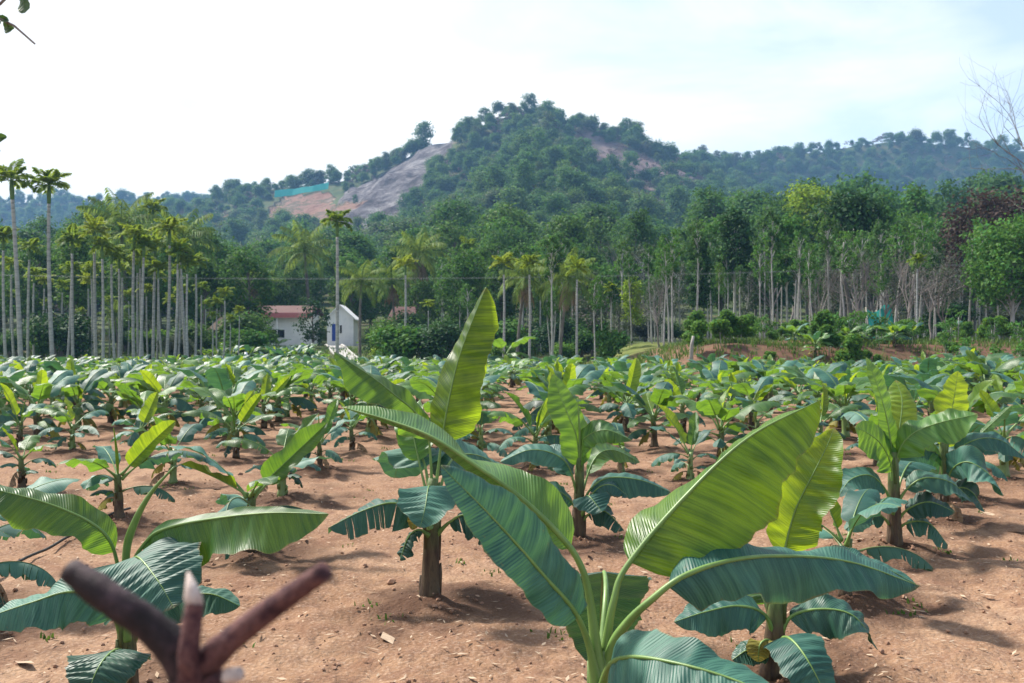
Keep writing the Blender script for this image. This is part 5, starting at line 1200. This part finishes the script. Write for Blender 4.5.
def net(px0, px1, pyb, h, label, seed, Yfix=None):
    g = np.random.default_rng(seed); n, m = 20, 7
    B = []
    for p in np.linspace(px0, px1, n):
        if Yfix: X = (p - CX) * Yfix / F; B.append((X, Yfix + g.uniform(-.15, .15), Tz(X, Yfix)))
        else: X, Yh = hit(p, pyb + (px1 - p) * .16); B.append((X, Yh, Tz(X, Yh)))
    B = np.array(B); B[:, 1] = np.convolve(np.pad(B[:, 1], 3, mode='edge'), np.ones(7) / 7, 'valid'); B[:, 2] = T(B[:, 0], B[:, 1])
    v = np.linspace(0, 1, m); u = np.linspace(0, 1, n)
    P = np.repeat(B[:, None], m, 1); P[..., 2] += v[None] * h * (1 + .10 * np.sin(u * 6 + seed))[:, None]
    P[..., 1] += .05 * h * np.sin(u * 21)[:, None] * v[None] + .03 * h * np.sin(u * 40 + 1)[:, None] + v[None] * h * .4
    mb = MB(); i, j = np.meshgrid(np.arange(n - 1), np.arange(m - 1), indexing='ij')
    mb.add(P.reshape(-1, 3), np.stack([i * m + j, (i + 1) * m + j, (i + 1) * m + j + 1, i * m + j + 1], -1).reshape(-1, 4))
    for k in range(0, n, 4): tube(mb, [P[k, 0] + [0, .1, -.5], P[k, -1] + [0, .12, .1]], [.015 * h + .02] * 2, 4, 1)
    return tag(mb.build('shade_net', [M['teal'], M['stake']]), label, 'net')
net(274, 328, 189.5, 4.6, 'teal net strip stretched along the hill above the quarry', 1)
net(268, 283, 249, 3.0, 'small teal sheet low on the hillside below the quarry', 2)
net(872, 897, 0, 2.7, 'teal shade net hung among the trees behind the bank', 3, 71)
# post, cables, hose
P0 = at(691, 372, 46.5); mb = MB(); z0 = Tz(P0[0], 46.5)
tube(mb, [(P0[0], 46.5, z0 - .3), (P0[0] + .03, 46.5, z0 + 1.0), (P0[0] + .12, 46.5, CZ - (336 - CY) * 46.5 / F)], [.095, .085, .065], 8, 0, True, .08)
tag(mb.build('wooden_post', [M['stake']]), 'leaning pale wooden post at the left end of the bank', 'post')
for k, (px, py, Y, lab) in enumerate([(246, 352, 62, 'small white marker post at the far edge of the field'), (744, 378, 43.5, 'short white stake in front of the bank')]):
    P0 = at(px, py, Y); z0 = Tz(P0[0], Y); mb = MB(); tube(mb, [(P0[0], Y, z0 - .2), (P0[0], Y, max(P0[2], z0 + .9))], [.1, .09], 8); tag(mb.build('marker_post', [M['white']]), lab, 'post')
pole = []
for k, (x, lab) in enumerate([(-56, 'power pole out at the left'), (60, 'power pole out at the right')]):
    z0 = Tz(x, 72); r = empty('power_pole', (x, 72, z0)); tag(r, 'concrete power pole ' + ('left of the palm grove' if k == 0 else 'right of the broad green tree'), 'power pole')
    mb = MB(); tube(mb, [(0, 0, -.4), (0, 0, 8)], [.15, .1], 8); mb.build('post', [M['stake']], r)
    mb = MB(); box(mb, (-.06, -.6, 7.2), (.06, .6, 7.32)); mb.build('crossarm', [M['stake']], r, False); pole.append((x, z0))
for k, dy in enumerate((-.5, .5)):
    t = np.linspace(0, 1, 40); x = -56 + 116 * t; z = (pole[0][1] + 7.35) * (1 - t) + (pole[1][1] + 7.35) * t - 4 * 1.6 * t * (1 - t)
    mb = MB(); tube(mb, np.stack([x, np.full(40, 72 + dy) , z], 1), .006, 4); tag(mb.build('power_cable', [M['cable']]), ('nearer' if k == 0 else 'farther') + ' of the two thin cables strung in front of the forest', 'cable')
hp = [(-30, 590), (0, 574), (40, 553), (85, 531), (130, 513)]
C, _ = spline([at(p, q, gY(q)) for p, q in hp], 60); C[:, 2] = np.convolve(np.pad(GZ(C[:, 0], C[:, 1]), 4, mode='edge'), np.ones(9) / 9, 'valid') + .04
mb = MB(); tube(mb, C, .011, 8); tag(mb.build('irrigation_hose', [M['pipe']]), 'thin black irrigation hose lying across the soil at left', 'hose')

# ------------------------------------------------------------------ forked stick in front of the lens
def stick():
    Y = .72
    def q(px, py, d=0): return at(px, py, Y + d)
    J = q(193, 672); base = np.array([J[0] + .02, Y + .03, Tz(J[0], Y) - .05])
    r = empty('forked_stake', base); tag(r, 'blurred forked stick with three cut prongs close to the camera', 'stake')
    mb = MB(); C, _ = spline([base, (base + J) / 2 + [.012, 0, 0], J + [.004, 0, -.03], J], 24); tube(mb, C - base, np.linspace(.019, .020, 24), 14, 0, True, .05); mb.build('stem', [M['stickred']], r)
    def prong(P, rad, mat, nm, tip=None):
        C, _ = spline(P, 26); mb = MB(); k = np.interp(np.linspace(0, 1, 26), np.linspace(0, 1, len(rad)), rad); k = k * (1 + .02 * np.sin(np.arange(26) * .9 + 2))
        tube(mb, C - base, k, 14, 0, True, .05)
        o = mb.build(nm, [M[mat]], r)
        if tip: mb = MB(); tube(mb, [x - base for x in tip[0]], tip[1], 10, 0, True, .12); mb.build('broken_tip', [M['stickpale']], o)
        return o
    prong([q(196, 692), q(180, 655), q(150, 626), q(112, 600), q(70, 570, .01)], [.0165, .0142, .0118, .0118, .0096], 'stickdark', 'prong')
    prong([q(194, 695, -.01), q(189, 660, -.022), q(191, 632, -.02), q(195, 604, -.015)], [.012, .0082, .0072, .0066], 'stickred', 'prong', ([q(194.6, 607, -.015), q(193, 596, -.015), q(188, 572, -.01)], [.0066, .0058, .0010]))
    prong([q(188, 690), q(206, 662, -.01), q(252, 623, -.02), q(296, 591, -.03), q(325, 571, -.04)], [.0125, .0102, .0088, .0078, .0068], 'stickred', 'prong')
    prong([q(196, 700), q(212, 686, -.02), q(228, 677, -.03)], [.009, .007, .006], 'stickred', 'prong', ([q(227, 678, -.03), q(240, 673, -.033)], [.0063, .005]))
stick()

# ------------------------------------------------------------------ tree overhanging at upper left, bare tree past the right edge
def overhang():
    Y = 2.6; x0 = -2.9; r = empty('overhanging_tree', (x0, Y, 0)); tag(r, 'overhanging branch tips with dark leaves in the top left corner', 'tree'); O = np.array([x0, Y, 0])
    mb = MB(); C, _ = spline([(x0, Y, -.2), (x0 + .08, Y, 1.3), (x0 + .02, Y, 2.5), (x0 + .1, Y, 3.6)], 20); tube(mb, C - O, np.linspace(.08, .03, 20), 10, 0, True, .06); mb.build('trunk', [M['bark']], r)
    def br(P, rad):
        C, _ = spline(P, 24); mb = MB(); tube(mb, C - O, np.linspace(*rad, 24), 6); return mb.build('branch', [M['twig']], r)
    br([(x0 + .02, Y, 2.35), (-2.1, Y, 2.44), at(-60, 5, Y), at(0, 18, Y), at(20, 31, Y), at(35, 44, Y)], (.02, .0025))
    br([(x0 + .05, Y, 2.6), (-2.0, Y, 2.6), at(-40, -5, Y), at(0, 4, Y), at(10, -8, Y), at(18, -14, Y)], (.02, .0035))
    br([(x0 + .03, Y, 1.9), (-2.0, Y, 2.02), at(-50, 135, Y), at(-8, 134, Y)], (.018, .003))
    def lf(a, b, w, k):
        mb = MB(); a, b = np.array(a), np.array(b); leaf_geo(mb, [a - O, (a + b) / 2 - O + [0, .01, 0], b - O], .1, [(-.8, .4, .3)], [(.8, -.4, -.3)], w, w, 0, 1, .002, .05, .05, 0, k, 14, 4); mb.build('leaf', [M['foldark2'], M['ribdark']], r)
    M['foldark2'] = leaf_mat('dark_tree_leaf', (.02, .06, .02), (.05, .10, .03), (.1, .2, .03), .25)
    lf(at(18, -14, Y), at(25, 13, Y), .024, 1); lf(at(4, 17, Y), at(8, 33, Y), .014, 2); lf(at(-4, 14, Y), at(4, 22, Y - .02), .014, 3); lf(at(-9, 130, Y), at(2, 141, Y), .018, 4); lf(at(-30, 2, Y), at(-12, 22, Y), .02, 5)
    lf(at(-14, 140, Y), at(-2, 155, Y), .014, 6)
overhang()
bt = bare_tree('bare_tree', 'bare twiggy branches reaching in from beyond the right edge', 12, 9, .055, 4, .85, base_frac=.34, bark='bark'); put(bt, 1086, 33, 1.0, 1.0)
bt.scale = (1.2, 1.2, 1.4)

# ------------------------------------------------------------------ air
mb = MB(); box(mb, (-1900, -80, -3), (1900, 1900, 186)); hz = mb.build('haze', [], None, False); tag(hz, kind='stuff')
q = NT('haze_air'); pv = q.n('ShaderNodeVolumePrincipled'); pv.inputs['Color'].default_value = (.30, .58, 1.0, 1); pv.inputs['Density'].default_value = .00029; pv.inputs['Anisotropy'].default_value = 0
q.l(pv.outputs[0], q.out.inputs['Volume']); hz.data.materials.append(q.m)

# ------------------------------------------------------------------ sky, sun, camera
SUN = Vector((-.53, .40, .75)).normalized()
w = bpy.data.worlds.new('World'); sc.world = w; w.use_nodes = True; nt = w.node_tree; nt.nodes.clear()
def wn(t): return nt.nodes.new(t)
sky = wn('ShaderNodeTexSky'); sky.sky_type = 'NISHITA'; sky.sun_disc = False; sky.sun_elevation = math.asin(SUN.z); sky.sun_rotation = math.atan2(SUN.x, SUN.y); sky.air_density = 1.0; sky.dust_density = .6
tc = wn('ShaderNodeTexCoord'); mp = wn('ShaderNodeMapping'); mp.inputs['Scale'].default_value = (1.3, 1.3, 4.2); mp.inputs['Rotation'].default_value = (0.1, .25, .3)
nz = wn('ShaderNodeTexNoise'); nz.inputs['Scale'].default_value = 1.7; nz.inputs['Detail'].default_value = 7; nz.inputs['Roughness'].default_value = .55; nz.inputs['Distortion'].default_value = .5
nt.links.new(tc.outputs['Generated'], mp.inputs[0]); nt.links.new(mp.outputs[0], nz.inputs['Vector'])
# cloud bank thickens towards the sun side
dp = wn('ShaderNodeVectorMath'); dp.operation = 'DOT_PRODUCT'; dp.inputs[1].default_value = (-.93, .36, .0); nt.links.new(tc.outputs['Generated'], dp.inputs[0])
ad = wn('ShaderNodeMath'); ad.operation = 'MULTIPLY_ADD'; ad.inputs[1].default_value = .42; nt.links.new(dp.outputs['Value'], ad.inputs[0]); nt.links.new(nz.outputs['Fac'], ad.inputs[2])
rp = wn('ShaderNodeValToRGB'); rp.color_ramp.elements[0].position = .46; rp.color_ramp.elements[0].color = (.30, .30, .30, 1); rp.color_ramp.elements[1].position = .72; nt.links.new(ad.outputs[0], rp.inputs[0])
mx = wn('ShaderNodeMix'); mx.data_type = 'RGBA'; mx.inputs[7].default_value = (5.9, 6.05, 6.2, 1)
nt.links.new(rp.outputs[0], mx.inputs[0]); nt.links.new(sky.outputs[0], mx.inputs[6])
bg = wn('ShaderNodeBackground'); bg.inputs['Strength'].default_value = .12; wo = wn('ShaderNodeOutputWorld')
nt.links.new(mx.outputs[2], bg.inputs[0]); nt.links.new(bg.outputs[0], wo.inputs[0])
L = bpy.data.lights.new('sun', 'SUN'); L.energy = 5.0; L.angle = math.radians(6.0); L.color = (1, .94, .84)
lo = bpy.data.objects.new('sun', L); COL.objects.link(lo); lo.rotation_euler = SUN.to_track_quat('Z', 'Y').to_euler(); lo.location = (-20, 20, 40)

cam = bpy.data.cameras.new('camera'); co = bpy.data.objects.new('camera', cam); COL.objects.link(co)
co.location = (0, 0, CZ); co.rotation_euler = (math.pi / 2, 0, 0); cam.lens = 35; cam.sensor_width = 36; cam.shift_y = (CY - 341.5) / 1024
cam.clip_end = 6000; cam.clip_start = .05
cam.dof.use_dof = True; cam.dof.focus_distance = 5.0; cam.dof.aperture_fstop = 7.0
sc.camera = co
sc.view_settings.view_transform = 'Standard'; sc.view_settings.look = 'None'; sc.view_settings.gamma = 1; sc.view_settings.exposure = .9
sc.cycles.use_denoising = True; sc.cycles.max_bounces = 6; sc.cycles.diffuse_bounces = 3; sc.cycles.transmission_bounces = 4; sc.cycles.transparent_max_bounces = 4; sc.cycles.volume_bounces = 0
sc.cycles.use_adaptive_sampling = True
